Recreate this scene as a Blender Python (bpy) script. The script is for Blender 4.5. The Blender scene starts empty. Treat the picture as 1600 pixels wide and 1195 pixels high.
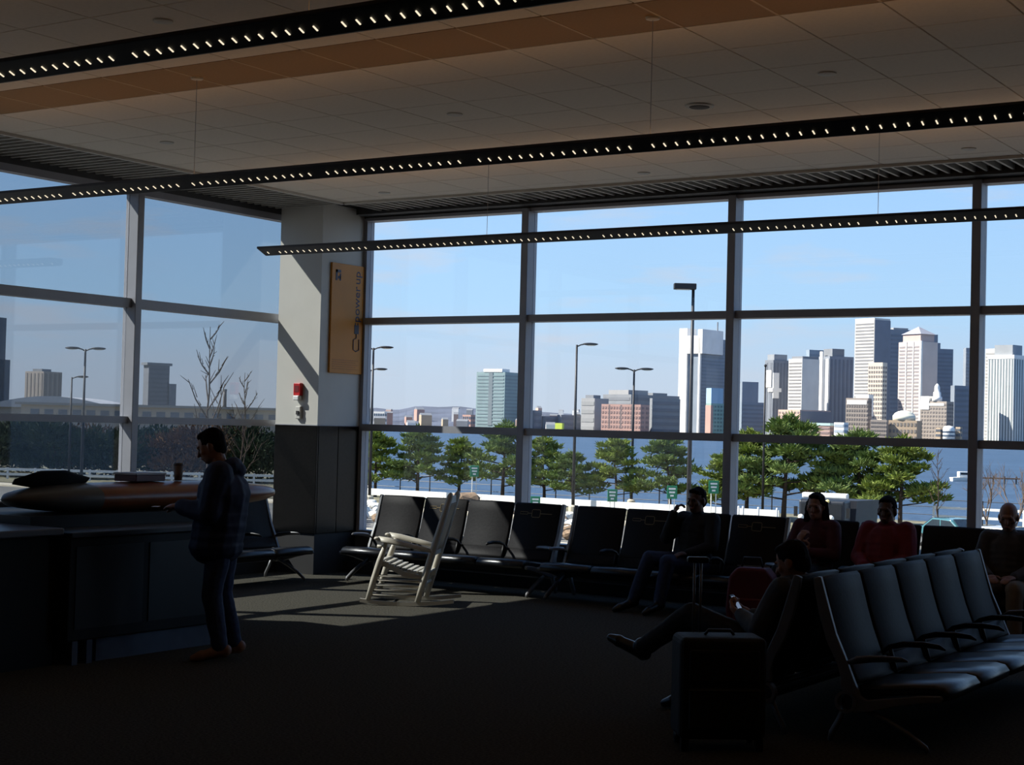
import bpy, bmesh, math, random
from mathutils import Vector, Matrix, Quaternion, noise
random.seed(7)
scene = bpy.context.scene
C = scene.collection
R = math.radians

# ------------------------------------------------------------------ camera
FPX = 2490.9
YAW, PITCH, ROLL, HC = -.574737, .0268058, .0252085, 1.70
_f = Vector((math.sin(YAW)*math.cos(PITCH), math.cos(YAW)*math.cos(PITCH), math.sin(PITCH)))
_r = Vector((math.cos(YAW), -math.sin(YAW), 0))
_u = _r.cross(_f)
CR = math.cos(ROLL)*_r + math.sin(ROLL)*_u
CU = -math.sin(ROLL)*_r + math.cos(ROLL)*_u
CF = _f
CAM = Vector((0, 0, HC))
cd = bpy.data.cameras.new('camera')
cam = bpy.data.objects.new('camera', cd)
C.objects.link(cam)
m = Matrix((CR, CU, -CF)).transposed().to_4x4()
m.translation = CAM
cam.matrix_world = m
cd.sensor_fit = 'HORIZONTAL'
cd.sensor_width = 36
cd.lens = 36*FPX/1600
cd.clip_start = .05
cd.clip_end = 20000
scene.camera = cam


def at(x, y, d):
    """point seen at photo position x, y, d metres in front of the lens plane"""
    return CAM + d*(CF + (x-800)/FPX*CR - (y-597.5)/FPX*CU)


def ground(x, d, z):
    a = (x-800)/FPX
    b = ((z-HC)/d - CF.z - a*CR.z)/CU.z
    return CAM + d*(CF + a*CR + b*CU)


def seen(p):
    v = Vector(p)-CAM
    d = v.dot(CF)
    return 800+FPX*v.dot(CR)/d, 597.5-FPX*v.dot(CU)/d, d


# ------------------------------------------------------------------ sky, sun, exposure
SUN = Vector((1, .585, -1.03))
vs = scene.view_settings
vs.view_transform = 'Standard'
vs.look = 'None'
vs.gamma = 1
vs.use_curve_mapping = False
vs.exposure = 0.0
world = bpy.data.worlds.new('sky')
scene.world = world
world.use_nodes = True
nt = world.node_tree
N, L = nt.nodes, nt.links
bg = N['Background']
tc = N.new('ShaderNodeTexCoord')
sx = N.new('ShaderNodeSeparateXYZ')
L.new(tc.outputs['Generated'], sx.inputs[0])
ramp = N.new('ShaderNodeValToRGB')
L.new(sx.outputs['Z'], ramp.inputs[0])
cr = ramp.color_ramp
cr.elements[0].position = 0.0
cr.elements[0].color = (.60, .67, .79, 1)
cr.elements[1].position = 1.0
cr.elements[1].color = (.09, .22, .56, 1)
for p, c in ((.035, (.58, .70, .86, 1)), (.075, (.48, .735, 1.02, 1)), (.16, (.40, .67, 1.06, 1)), (.45, (.17, .38, .80, 1))):
    e = cr.elements.new(p)
    e.color = c
mp = N.new('ShaderNodeMapping')
mp.inputs['Scale'].default_value = (5, 5, 26)
L.new(tc.outputs['Generated'], mp.inputs[0])
nz = N.new('ShaderNodeTexNoise')
nz.inputs['Scale'].default_value = 1.6
nz.inputs['Detail'].default_value = 6
nz.inputs['Roughness'].default_value = .55
L.new(mp.outputs[0], nz.inputs['Vector'])
cramp = N.new('ShaderNodeValToRGB')
cramp.color_ramp.elements[0].position = .53
cramp.color_ramp.elements[0].color = (0, 0, 0, 1)
cramp.color_ramp.elements[1].position = .72
cramp.color_ramp.elements[1].color = (.75, .75, .75, 1)
L.new(nz.outputs['Fac'], cramp.inputs[0])
mix = N.new('ShaderNodeMix')
mix.data_type = 'RGBA'
L.new(cramp.outputs[0], mix.inputs['Factor'])
L.new(ramp.outputs[0], mix.inputs['A'])
mix.inputs['B'].default_value = (.64, .70, .82, 1)
L.new(mix.outputs['Result'], bg.inputs['Color'])
bg.inputs['Strength'].default_value = 1.1

sd = bpy.data.lights.new('sun', 'SUN')
sd.energy = 12.0
sd.angle = R(.53)
sd.color = (1, .94, .83)
sun = bpy.data.objects.new('sun', sd)
C.objects.link(sun)
sun.rotation_euler = SUN.to_track_quat('-Z', 'Y').to_euler()
sun.location = (-40, -30, 60)


# ------------------------------------------------------------------ materials
def lin(c):
    return tuple((v/255/12.92 if v/255 <= .04045 else ((v/255+.055)/1.055)**2.4) for v in c)


MATS = {}


def mat(name, rgb, rough=.6, metal=0.0, var=.12, scale=6.0, bump=0.0, emit=0.0, spec=.5, coat=0.0, detail=3.0):
    """procedural principled material; rgb is the sRGB 0-255 colour of the thing"""
    if name in MATS:
        return MATS[name]
    mt = bpy.data.materials.new(name)
    mt.use_nodes = True
    t = mt.node_tree
    b = t.nodes['Principled BSDF']
    c = lin(rgb)
    b.inputs['Roughness'].default_value = rough
    b.inputs['Metallic'].default_value = metal
    b.inputs['Specular IOR Level'].default_value = spec
    b.inputs['Coat Weight'].default_value = coat
    co = t.nodes.new('ShaderNodeTexCoord')
    no = t.nodes.new('ShaderNodeTexNoise')
    no.inputs['Scale'].default_value = scale
    no.inputs['Detail'].default_value = detail
    t.links.new(co.outputs['Object'], no.inputs['Vector'])
    rp = t.nodes.new('ShaderNodeValToRGB')
    lo = tuple(max(0, v*(1-var)) for v in c)
    hi = tuple(min(1, v*(1+var)) for v in c)
    rp.color_ramp.elements[0].position = .3
    rp.color_ramp.elements[1].position = .7
    rp.color_ramp.elements[0].color = lo+(1,)
    rp.color_ramp.elements[1].color = hi+(1,)
    t.links.new(no.outputs['Fac'], rp.inputs[0])
    t.links.new(rp.outputs[0], b.inputs['Base Color'])
    if bump:
        bp = t.nodes.new('ShaderNodeBump')
        bp.inputs['Strength'].default_value = bump
        bp.inputs['Distance'].default_value = .02
        t.links.new(no.outputs['Fac'], bp.inputs['Height'])
        t.links.new(bp.outputs[0], b.inputs['Normal'])
    if emit:
        t.links.new(rp.outputs[0], b.inputs['Emission Color'])
        b.inputs['Emission Strength'].default_value = emit
    MATS[name] = mt
    return mt


def glass_mat(name, tint, refl=.04):
    mt = bpy.data.materials.new(name)
    mt.use_nodes = True
    t = mt.node_tree
    t.nodes.remove(t.nodes['Principled BSDF'])
    out = t.nodes['Material Output']
    tr = t.nodes.new('ShaderNodeBsdfTransparent')
    gl = t.nodes.new('ShaderNodeBsdfGlossy')
    gl.inputs['Roughness'].default_value = 0.0
    lw = t.nodes.new('ShaderNodeLayerWeight')      # Schlick reflectance of a pane
    lw.inputs['Blend'].default_value = .5
    pw = t.nodes.new('ShaderNodeMath')
    pw.operation = 'POWER'
    pw.inputs[1].default_value = 5
    t.links.new(lw.outputs['Facing'], pw.inputs[0])
    fr = t.nodes.new('ShaderNodeMath')
    fr.operation = 'MULTIPLY_ADD'
    fr.inputs[1].default_value = .95
    fr.inputs[2].default_value = refl
    t.links.new(pw.outputs[0], fr.inputs[0])
    # faint unevenness of the coating
    co = t.nodes.new('ShaderNodeTexCoord')
    no = t.nodes.new('ShaderNodeTexNoise')
    no.inputs['Scale'].default_value = .6
    t.links.new(co.outputs['Object'], no.inputs['Vector'])
    rp = t.nodes.new('ShaderNodeValToRGB')
    rp.color_ramp.elements[0].color = tuple(v*.985 for v in tint)+(1,)
    rp.color_ramp.elements[1].color = tuple(min(1, v*1.01) for v in tint)+(1,)
    t.links.new(no.outputs['Fac'], rp.inputs[0])
    t.links.new(rp.outputs[0], tr.inputs['Color'])
    mx = t.nodes.new('ShaderNodeMixShader')
    t.links.new(fr.outputs[0], mx.inputs[0])
    t.links.new(tr.outputs[0], mx.inputs[1])
    t.links.new(gl.outputs[0], mx.inputs[2])
    t.links.new(mx.outputs[0], out.inputs['Surface'])
    return mt


# ------------------------------------------------------------------ mesh helpers
class MB:
    def __init__(s):
        s.v, s.f = [], []

    def add(s, vs_, fs, mtx=None):
        o = len(s.v)
        s.v += [tuple(mtx @ Vector(p)) if mtx else tuple(p) for p in vs_]
        s.f += [tuple(i+o for i in f) for f in fs]
        return s

    def box(s, x0, x1, y0, y1, z0, z1, mtx=None):
        p = [(x0, y0, z0), (x1, y0, z0), (x1, y1, z0), (x0, y1, z0), (x0, y0, z1), (x1, y0, z1), (x1, y1, z1), (x0, y1, z1)]
        return s.add(p, [(3, 2, 1, 0), (4, 5, 6, 7), (0, 1, 5, 4), (1, 2, 6, 5), (2, 3, 7, 6), (3, 0, 4, 7)], mtx)

    def prism(s, poly, a, b, axis='z', mtx=None):
        """poly extruded from a to b. axis z: poly=(x,y); x: poly=(y,z); y: poly=(x,z)"""
        def P(q, h):
            return {'z': (q[0], q[1], h), 'x': (h, q[0], q[1]), 'y': (q[0], h, q[1])}[axis]
        n = len(poly)
        vs_ = [P(q, a) for q in poly]+[P(q, b) for q in poly]
        fs = [tuple(range(n-1, -1, -1)), tuple(range(n, 2*n))]
        fs += [(i, (i+1) % n, n+(i+1) % n, n+i) for i in range(n)]
        return s.add(vs_, fs, mtx)

    def tube(s, pts, rad, seg=8, cap=True, mtx=None, flat=1.0):
        """swept tube; rad a number or list per point"""
        pts = [Vector(p) for p in pts]
        n = len(pts)
        if not isinstance(rad, (list, tuple)):
            rad = [rad]*n
        vs_, fs = [], []
        prev = None
        for i, p in enumerate(pts):
            d = (pts[min(i+1, n-1)]-pts[max(i-1, 0)])
            d = d.normalized() if d.length > 1e-9 else Vector((0, 0, 1))
            if prev is None:
                a = d.orthogonal().normalized()
            else:
                a = (prev-d*prev.dot(d))
                a = a.normalized() if a.length > 1e-6 else d.orthogonal().normalized()
            prev = a
            b = d.cross(a)
            for k in range(seg):
                t = 2*math.pi*k/seg
                vs_.append(p+a*math.cos(t)*rad[i]+b*math.sin(t)*rad[i]*flat)
        for i in range(n-1):
            for k in range(seg):
                k2 = (k+1) % seg
                fs.append((i*seg+k, i*seg+k2, (i+1)*seg+k2, (i+1)*seg+k))
        if cap:
            fs.append(tuple(range(seg-1, -1, -1)))
            fs.append(tuple((n-1)*seg+k for k in range(seg)))
        return s.add(vs_, fs, mtx)

    def ball(s, c, r, seg=12, rings=8, mtx=None, rot=None):
        """ellipsoid, r number or 3-tuple"""
        if not isinstance(r, (list, tuple)):
            r = (r, r, r)
        c = Vector(c)
        vs_ = []
        for i in range(rings+1):
            ph = math.pi*i/rings
            for k in range(seg):
                t = 2*math.pi*k/seg
                q = Vector((r[0]*math.sin(ph)*math.cos(t), r[1]*math.sin(ph)*math.sin(t), r[2]*math.cos(ph)))
                if rot is not None:
                    q = rot @ q
                vs_.append(c+q)
        fs = []
        for i in range(rings):
            for k in range(seg):
                k2 = (k+1) % seg
                fs.append((i*seg+k, (i+1)*seg+k, (i+1)*seg+k2, i*seg+k2))
        return s.add(vs_, fs, mtx)

    def lathe(s, prof, seg=16, mtx=None):
        """prof list of (r,z) about z"""
        vs_, fs = [], []
        n = len(prof)
        for r, z in prof:
            for k in range(seg):
                t = 2*math.pi*k/seg
                vs_.append((r*math.cos(t), r*math.sin(t), z))
        for i in range(n-1):
            for k in range(seg):
                k2 = (k+1) % seg
                fs.append((i*seg+k, i*seg+k2, (i+1)*seg+k2, (i+1)*seg+k))
        fs.append(tuple(range(seg-1, -1, -1)))
        fs.append(tuple((n-1)*seg+k for k in range(seg)))
        return s.add(vs_, fs, mtx)

    def mesh(s, name, smooth=False, weld=False):
        me = bpy.data.meshes.new(name)
        me.from_pydata(s.v, [], s.f)
        if weld:
            bm = bmesh.new()
            bm.from_mesh(me)
            bmesh.ops.remove_doubles(bm, verts=bm.verts, dist=1e-5)
            bm.to_mesh(me)
            bm.free()
        if smooth:
            me.polygons.foreach_set('use_smooth', [True]*len(me.polygons))
        me.update()
        return me

    def build(s, name, material, parent=None, smooth=False, weld=False, loc=None):
        return obj(name, s.mesh(name, smooth, weld), material, parent, loc)


def obj(name, me, material=None, parent=None, loc=None):
    o = bpy.data.objects.new(name, me)
    C.objects.link(o)
    if material is not None and me is not None and not me.materials:
        me.materials.append(material)
    if parent is not None:
        o.parent = parent
    if loc is not None:
        o.location = loc
    return o


def tag(o, label=None, cat=None, group=None, kind=None):
    if label:
        o['label'] = label
    if cat:
        o['category'] = cat
    if group:
        o['group'] = group
    if kind:
        o['kind'] = kind
    return o


def thing(name, label, cat, loc=(0, 0, 0), rotz=0.0, group=None):
    o = bpy.data.objects.new(name, None)
    C.objects.link(o)
    o.empty_display_size = .1
    o.location = loc
    o.rotation_euler = (0, 0, rotz)
    return tag(o, label, cat, group)


def struct(name):
    o = bpy.data.objects.new(name, None)
    C.objects.link(o)
    o['kind'] = 'structure'
    return o


def copy_tree(o, parent=None):
    c = o.copy()
    C.objects.link(c)
    if parent is not None:
        c.parent = parent
    for ch in list(o.children):
        copy_tree(ch, c)
    return c


def bevel(o, w=.01, seg=2):
    md = o.modifiers.new('bevel', 'BEVEL')
    md.width = w
    md.segments = seg
    md.limit_method = 'ANGLE'
    return o


# ------------------------------------------------------------------ shared materials
M_carpet = mat('carpet', (75, 73, 67), .95, var=.35, scale=60, bump=.5, spec=0.0)
M_tile = mat('ceiling_tile', (236, 226, 212), .8, var=.03, scale=30)
M_tile_dark = mat('ceiling_tile_perforated', (158, 126, 84), .8, var=.06, scale=60)
M_void = mat('ceiling_void', (30, 28, 26), .9)
M_frame = mat('window_frame', (160, 161, 168), .5, metal=.15, var=.04)
M_white = mat('white_paint', (205, 203, 196), .6, var=.03, scale=3)
M_steel = mat('brushed_steel', (48, 45, 42), .3, metal=1.0, var=.08, scale=40)
M_dark = mat('dark_base', (38, 38, 40), .7)
M_black = mat('black_plastic', (16, 16, 18), .45)
M_leather = mat('black_leather', (33, 32, 34), .6, var=.12, scale=35, bump=.06, spec=.15)
M_seat = mat('black_seat_leather', (27, 28, 32), .30, var=.12, scale=35, bump=.05, spec=.5)
M_alu = mat('cast_aluminium', (118, 119, 122), .45, metal=.35, var=.06)
M_bar = mat('light_bar_metal', (66, 66, 74), .5)
M_spot = mat('spot_lens', (255, 238, 205), .4, emit=1.1, var=.02)
M_up = mat('uplight_lens', (255, 190, 120), .5, emit=1.7, var=.02)
G_left = glass_mat('glass_left', (.655, .68, .70), .055)
G_far = glass_mat('glass_far', (.965, .975, .975))

# ------------------------------------------------------------------ room shell
CE = 4.083
XA, YB = -12.10, 14.40           # glass planes
YCOL, XCOL = 13.60, -11.35       # corner column faces
X1, Y0 = 7.0, -7.0               # right and rear limits of the hall
GZ = -3.8                        # ground outside

f = MB().box(-12.2, X1, Y0, 14.5, -.25, 0).build('floor', M_carpet)
f['kind'] = 'structure'
ceil = struct('ceiling')
MB().box(-12.35, X1+.2, Y0-.2, 14.65, CE+.035, CE+.5).build('roof_slab', M_void, ceil)

# suspended ceiling tiles, 0.61 m module
TX0, TY0, TP = -5.52, 9.019, .61
tile_me = {}
rest = MB()
for i in range(-10, 21):
    for j in range(-27, 9):
        x0, x1 = TX0+i*TP, TX0+(i+1)*TP
        y0, y1 = TY0+j*TP, TY0+(j+1)*TP
        x0, x1 = max(x0, -11.0), min(x1, X1)
        y0, y1 = max(y0, Y0), min(y1, 13.53)
        if x1-x0 < .05 or y1-y0 < .05:
            continue
        g = .006
        inview = False
        for q in ((x0, y0), (x1, y0), (x0, y1), (x1, y1)):
            v = Vector((q[0], q[1], CE))-CAM
            if v.dot(CF) > .5:
                sxp, syp, _ = seen((q[0], q[1], CE))
                if -5 < sxp < 1605 and -5 < syp < 600:
                    inview = True
        dark = (j == -2)
        if not inview:
            rest.box(x0+g, x1-g, y0+g, y1-g, CE, CE+.018)
            continue
        w, h = round(x1-x0, 3), round(y1-y0, 3)
        key = (w, h, dark)
        if key not in tile_me:
            tile_me[key] = MB().box(g-w/2, w/2-g, g-h/2, h/2-g, 0, .018).mesh('ceiling_tile')
            tile_me[key].materials.append(M_tile_dark if dark else M_tile)
        obj('ceiling_tile', tile_me[key], None, ceil, ((x0+x1)/2, (y0+y1)/2, CE))
o = rest.build('ceiling_tile_field', M_tile, ceil)
o['kind'] = 'stuff'
# pale tee bars showing between the dark perforated tiles
tee = MB().box(-.008, .008, -.295, .295, -.002, .004).mesh('grid_tee')
tee.materials.append(mat('tee_pale', (196, 170, 130), .6))
for i in range(-9, 6):
    obj('grid_tee', tee, None, ceil, (TX0+i*TP, TY0-1.5*TP, CE))

# linear slat grilles along both glazed walls
slat_b = MB().box(-.012, .012, 0, .58, -.05, 0).mesh('grille_slat')
slat_b.materials.append(mat('grille_metal', (165, 162, 155), .5, metal=.2))
for k in range(86):
    x = -10.95+k*.115
    obj('grille_slat', slat_b, None, ceil, (x, 13.56, CE+.03))
slat_a = MB().box(-.93, 0, -.012, .012, -.05, 0).mesh('grille_slat')
slat_a.materials.append(MATS['grille_metal'])
for k in range(60):
    obj('grille_slat', slat_a, None, ceil, (-11.03, 13.5-k*.115, CE+.03))
o = MB().box(-11.0, X1, 13.525, 13.555, CE-.025, CE+.035).build('trim_1', M_white)
o['kind'] = 'structure'
o = MB().box(-11.035, -11.005, Y0, 13.525, CE-.025, CE+.035).build('trim_2', M_white)
o['kind'] = 'structure'

# solid walls of the hall behind and beside the camera
wm = mat('wall_paint', (70, 68, 66), .8)
o = MB().box(X1, X1+.2, Y0, 14.6, GZ, CE+.5).build('wall_right', wm)
o['kind'] = 'structure'
o = MB().box(-12.35, X1+.2, Y0-.2, Y0, GZ, CE+.5).build('wall_rear', wm)
o['kind'] = 'structure'
wl = MB()
wl.box(-12.25, -12.03, Y0, 14.55, GZ, .42)          # knee wall
wl.box(-12.25, -12.03, Y0, 3.2, .42, CE+.04)        # solid stretch beyond the glazing
wl.box(-12.25, -12.03, 3.2, 14.55, 4.02, CE+.04)
o = wl.build('wall_left', mat('knee_wall', (74, 74, 76), .7))
o['kind'] = 'structure'
wf = MB()
wf.box(-12.25, X1, 14.33, 14.55, GZ, .42)
wf.box(.57, X1, 14.33, 14.55, .42, CE+.04)
wf.box(-12.25, .57, 14.33, 14.55, 4.02, CE+.04)
wf.box(-11.3, X1, 14.12, 14.33, 4.035, CE+.04)
o = wf.build('wall_far', MATS['knee_wall'])
o['kind'] = 'structure'
o = MB().box(-11.9, X1, 14.14, 14.33, 0, .12).build('baseboard_far', M_dark)
o['kind'] = 'structure'
o = MB().box(-12.03, -11.9, Y0, 13.6, 0, .12).build('baseboard_left', M_dark)
o['kind'] = 'structure'

# glazing of the left wall
wa = struct('window_1')
MUA = [11.44, 9.04, 6.64, 4.24]
for y in MUA:
    bevel(MB().box(-12.15, -11.97, y, y+.085, .42, 4.02).build('mullion', M_frame, wa), .006)
MB().box(-12.15, -12.03, 13.98, 14.4, .42, 4.02).build('mullion', M_frame, wa)
MB().box(-12.15, -11.97, 3.2, 3.285, .42, 4.02).build('mullion', M_frame, wa)
ya = [13.98]+MUA+[3.2]
for i in range(5):
    a, b = ya[i], ya[i+1]+.085
    for z0, z1 in ((2.795, 2.89), (1.622, 1.692), (.42, .47), (3.95, 4.02)):
        MB().box(-12.15, -12.03, b, a, z0, z1).build('transom', M_frame, wa)
    for z0, z1 in ((.47, 1.622), (1.692, 2.795), (2.89, 3.95)):
        MB().box(XA-.005, XA+.005, b, a, z0, z1).build('pane', G_left, wa)
# glazing of the far wall
wb = struct('window_2')
MUB = [-9.173, -6.76, -4.345, -1.93, .485]
for x in MUB:
    bevel(MB().box(x, x+.085, 14.27, 14.46, .42, 4.02).build('mullion', M_frame, wb), .006)
MB().box(-11.36, -11.30, 14.33, 14.46, .42, 4.02).build('mullion', M_frame, wb)
xb = [-11.385]+MUB
for i in range(5):
    a, b = xb[i]+.085, xb[i+1]
    for z0, z1 in ((2.805, 2.88), (1.595, 1.672), (.42, .47), (3.985, 4.02)):
        MB().box(a, b, 14.30, 14.46, z0, z1).build('transom', M_frame, wb)
    for z0, z1 in ((.47, 1.595), (1.672, 2.805), (2.88, 3.985)):
        MB().box(a, b, YB-.005, YB+.005, z0, z1).build('pane', G_far, wb)
# bright fleck on the low rail beside the column is real sunlight
# corner column with steel cladding
wc = struct('wall_corner')
MB().box(-11.96, XCOL, YCOL, 14.33, 1.645, CE+.03).build('column_plaster', M_white, wc)
MB().box(-11.95, XCOL-.01, YCOL+.01, 14.33, 0, .45).build('column_base', M_dark, wc)
MB().box(-11.94, XCOL-.02, YCOL+.02, 14.32, .45, 1.645).build('column_core', M_dark, wc)
bevel(MB().box(-11.96, XCOL+.004, YCOL-.006, YCOL+.02, .45, 1.643).build('steel_panel', M_steel, wc), .004)
for a, b in ((YCOL+.022, 13.96), (13.966, 14.33)):
    bevel(MB().box(XCOL-.02, XCOL+.006, a, b, .45, 1.643).build('steel_panel', M_steel, wc), .004)
MB().box(-11.965, XCOL+.008, YCOL-.01, 14.33, 1.64, 1.65).build('trim_strip', M_frame, wc)

# ------------------------------------------------------------------ hanging light bars
BAR_Z = 3.345
bar_sec = [(-.075, .045), (.085, .045), (.085, -.005), (.072, -.032), (.055, -.032), (-.075, .026)]   # (y,z)
_n = Vector((0, -.058, -.13)).normalized()
spot_rot = Vector((0, 0, 1)).rotation_difference(_n)
spot_me = MB().box(-.0033, .0033, -.016, .016, 0, .004).mesh('spot_lens')
spot_me.materials.append(M_spot)


def light_bar(label, y, x0, x1, gap0, cables):
    t = thing('light_bar', label, 'light', ((x0+x1)/2, y, BAR_Z), 0, 'long dark light bars hung below the ceiling')
    xm = (x0+x1)/2
    bevel(MB().prism(bar_sec, x0-xm, x1-xm, 'x').build('body', M_bar, t), .004)
    MB().box(x0-xm+.1, x1-xm-.1, -.03, .06, .045, .046).build('uplight', M_up, t)
    P = 1.212/16
    # the sloping underside runs from (-.075,.026) to (.055,-.032)
    k = math.ceil((x0+.08-gap0)/P)
    while gap0+k*P < x1-.05:
        x = gap0+k*P
        if k % 16 != 0:
            p = Vector((x, y+.004, BAR_Z-.010))
            sxp = 2000
            v = p-CAM
            if v.dot(CF) > 1:
                sxp, syp, _ = seen(p)
            if -250 < sxp < 1850 and syp > -150:
                o = obj('spot_lens', spot_me, None, t, (x-xm, .004, -.0095))
                o.rotation_mode = 'QUATERNION'
                o.rotation_quaternion = Matrix(((1, 0, 0), (0, .913, .408), (0, -.408, .913))).to_quaternion() @ Quaternion((1, 0, 0), math.pi)
        k += 1
    for cx in cables:
        c = MB().tube([(cx-xm, 0, .05), (cx-xm, 0, CE-BAR_Z-.012)], .0022, 5).build('cable', M_frame, t)
        MB().lathe([(.045, CE-BAR_Z-.012), (.04, CE-BAR_Z-.024), (.012, CE-BAR_Z-.03)][::-1], 16, Matrix.Translation((cx-xm, 0, .012))).build('ceiling_rose', M_white, c)
    return t


light_bar('dark light bar hung over the hall, outermost of the three from the harbour windows', 5.08, -10.6, 6.0, -5.45, [-7.96, -4.35, -.7])
light_bar('dark light bar hung between the other two light bars', 8.12, -10.6, 6.0, -9.255, [-7.96, -4.35, -.7])
light_bar('dark light bar hung just inside the harbour windows, its end by the white column', 11.80, -10.62, 6.0, -9.25, [-7.95, -4.32, -.7])

# ceiling fittings
sp_me = MB().lathe([(.062, 0), (.06, -.008), (.02, -.012)][::-1], 20).mesh('sprinkler')
for x, y, lab in ((-4.0, 9.92, 'white round sprinkler cover on the ceiling tile past the wide dark speaker grille'),
                  (-7.05, 9.98, 'white round sprinkler cover on the plain ceiling between two light bars'),
                  (-10.06, 9.92, 'white round sprinkler cover on the ceiling by the side windows grille'),
                  (-7.0, 6.84, 'white round sprinkler cover on the ceiling above the light bar over the hall'),
                  (-7.06, 13.07, 'white round sprinkler cover by the slatted grille above the second window bay from the column'),
                  (-10.13, 13.11, 'white round sprinkler cover by the slatted grille, first one from the column'),
                  (-4.01, 13.05, 'white round sprinkler cover by the slatted grille above the third window bay from the column')):
    o = obj('sprinkler', sp_me, M_white, None, (x, y, CE))
    tag(o, lab, 'sprinkler', 'sprinkler covers on the ceiling')
t = thing('ceiling_speaker', 'wide flat round speaker grille set in the ceiling tiles', 'speaker', (-5.226, 10.51, CE))
MB().lathe([(.11, 0), (.105, -.01), (.09, -.012)][::-1], 24).build('rim', M_white, t)
MB().lathe([(.088, -.004), (.07, -.016), (.02, -.02)][::-1], 24).build('grille', M_dark, t)

# ------------------------------------------------------------------ column fittings and sign
M_orange = mat('orange_sign', (212, 138, 36), .5, var=.04, scale=4)
M_ink = mat('sign_ink', (52, 56, 84), .5)
t = thing('sign_panel', 'orange power up charging sign on the side of the corner column', 'sign', (XCOL, 14.055, 2.85))
bevel(MB().box(.0, .025, -.305, .27, -.615, .615).build('board', M_orange, t), .004)


def text_mesh(s, size, ext=.001):
    cu = bpy.data.curves.new('lettering', 'FONT')
    cu.body = s
    cu.size = size
    cu.extrude = ext
    cu.align_x = 'LEFT'
    cu.resolution_u = 3
    tmp = bpy.data.objects.new('lettering_tmp', cu)
    C.objects.link(tmp)
    dg = bpy.context.evaluated_depsgraph_get()
    me = bpy.data.meshes.new_from_object(tmp.evaluated_get(dg))
    bpy.data.objects.remove(tmp)
    return me


# letters run upwards: text x -> +z, text y -> -y (world), normal +x
rt = Matrix(((0, 0, 1), (0, -1, 0), (1, 0, 0))).to_4x4()


def sign_text(s, size, y, z, name='lettering'):
    me = text_mesh(s, size)
    o = obj(name, me, M_ink, t)
    o.matrix_local = Matrix.Translation((.0265, y, z)) @ rt
    return o


sign_text('power', .155, .20, -.03)
sign_text('up', .155, .20, .40)
# plug: black block, prongs and cord outline
pl = MB()
pl.box(.025, .028, .115, .195, -.16, -.06)
pl.box(.025, .028, .125, .14, -.06, -.035)
pl.box(.025, .028, .17, .185, -.06, -.035)
pl.build('plug_mark', M_ink, t)
pl = MB()
pl.tube([(.027, .15, -.16), (.027, .15, -.21), (.027, .10, -.23), (.027, .10, -.34), (.027, .15, -.36), (.027, .20, -.34), (.027, .20, -.22)], .006, 6)
pl.build('cord_mark', M_ink, t)
pl = MB()
pl.box(.025, .028, -.24, -.21, .42, .54)
pl.box(.025, .028, -.24, -.15, .51, .54)
pl.box(.025, .028, -.20, -.15, .44, .47)
pl.box(.025, .028, -.17, -.15, .42, .50)
pl.build('logo_mark', M_ink, t)
pl = MB()
for k in range(5):
    pl.box(.025, .0275, -.26, .2-.05*(k % 2), -.47-k*.025, -.463-k*.025)
pl.build('small_print', mat('sign_print', (190, 118, 34), .5), t)

t = thing('fire_alarm', 'red fire alarm with a clear strobe on the white column', 'alarm', (-11.62, YCOL, 1.99))
bevel(MB().box(-.05, .05, -.05, 0, -.02, .12).build('housing', mat('alarm_red', (190, 24, 26), .4), t), .008)
bevel(MB().box(-.04, .04, -.066, -.005, -.075, -.02).build('strobe', mat('strobe_white', (235, 235, 235), .3), t), .01)
MB().box(-.03, .03, -.053, -.05, .02, .09).build('horn_grille', mat('alarm_dark', (120, 16, 18), .5), t)
t = thing('thermostat', 'small white wall control under the fire alarm', 'thermostat', (-11.61, YCOL, 1.78))
bevel(MB().box(-.035, .035, -.035, 0, -.07, .07).build('case', M_white, t), .008)
MB().box(-.018, .018, -.045, -.035, -.02, .02).build('dial', M_dark, t)

# ------------------------------------------------------------------ beam seating
def pad(mb, prof, x0, x1, rnd=.018):
    """cushion: closed (d,z) profile lofted along the row with softened ends"""
    n = len(prof)
    cy = sum(p[0] for p in prof)/n
    cz = sum(p[1] for p in prof)/n
    secs = [(x0, .0, True), (x0+rnd*.3, -rnd*.5, False), (x0+rnd, 0, False), ((x0+x1)/2, .004, False), (x1-rnd, 0, False), (x1-rnd*.3, -rnd*.5, False), (x1, 0, True)]
    vs_ = []
    for x, g, endc in secs:
        for k, p in enumerate(prof):
            a, b = prof[k-1], prof[(k+1) % n]
            tx, tz = b[0]-a[0], b[1]-a[1]
            l = math.hypot(tx, tz) or 1
            nx, nz_ = tz/l, -tx/l
            if (nx*(p[0]-cy)+nz_*(p[1]-cz)) < 0:
                nx, nz_ = -nx, -nz_
            gg = -rnd if endc else g
            vs_.append((x, p[0]+nx*gg, p[1]+nz_*gg))
    fs = []
    for i in range(len(secs)-1):
        for k in range(n):
            k2 = (k+1) % n
            fs.append((i*n+k, i*n+k2, (i+1)*n+k2, (i+1)*n+k))
    fs.append(tuple(range(n-1, -1, -1)))
    fs.append(tuple((len(secs)-1)*n+k for k in range(n)))
    return mb.add(vs_, fs)


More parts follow.
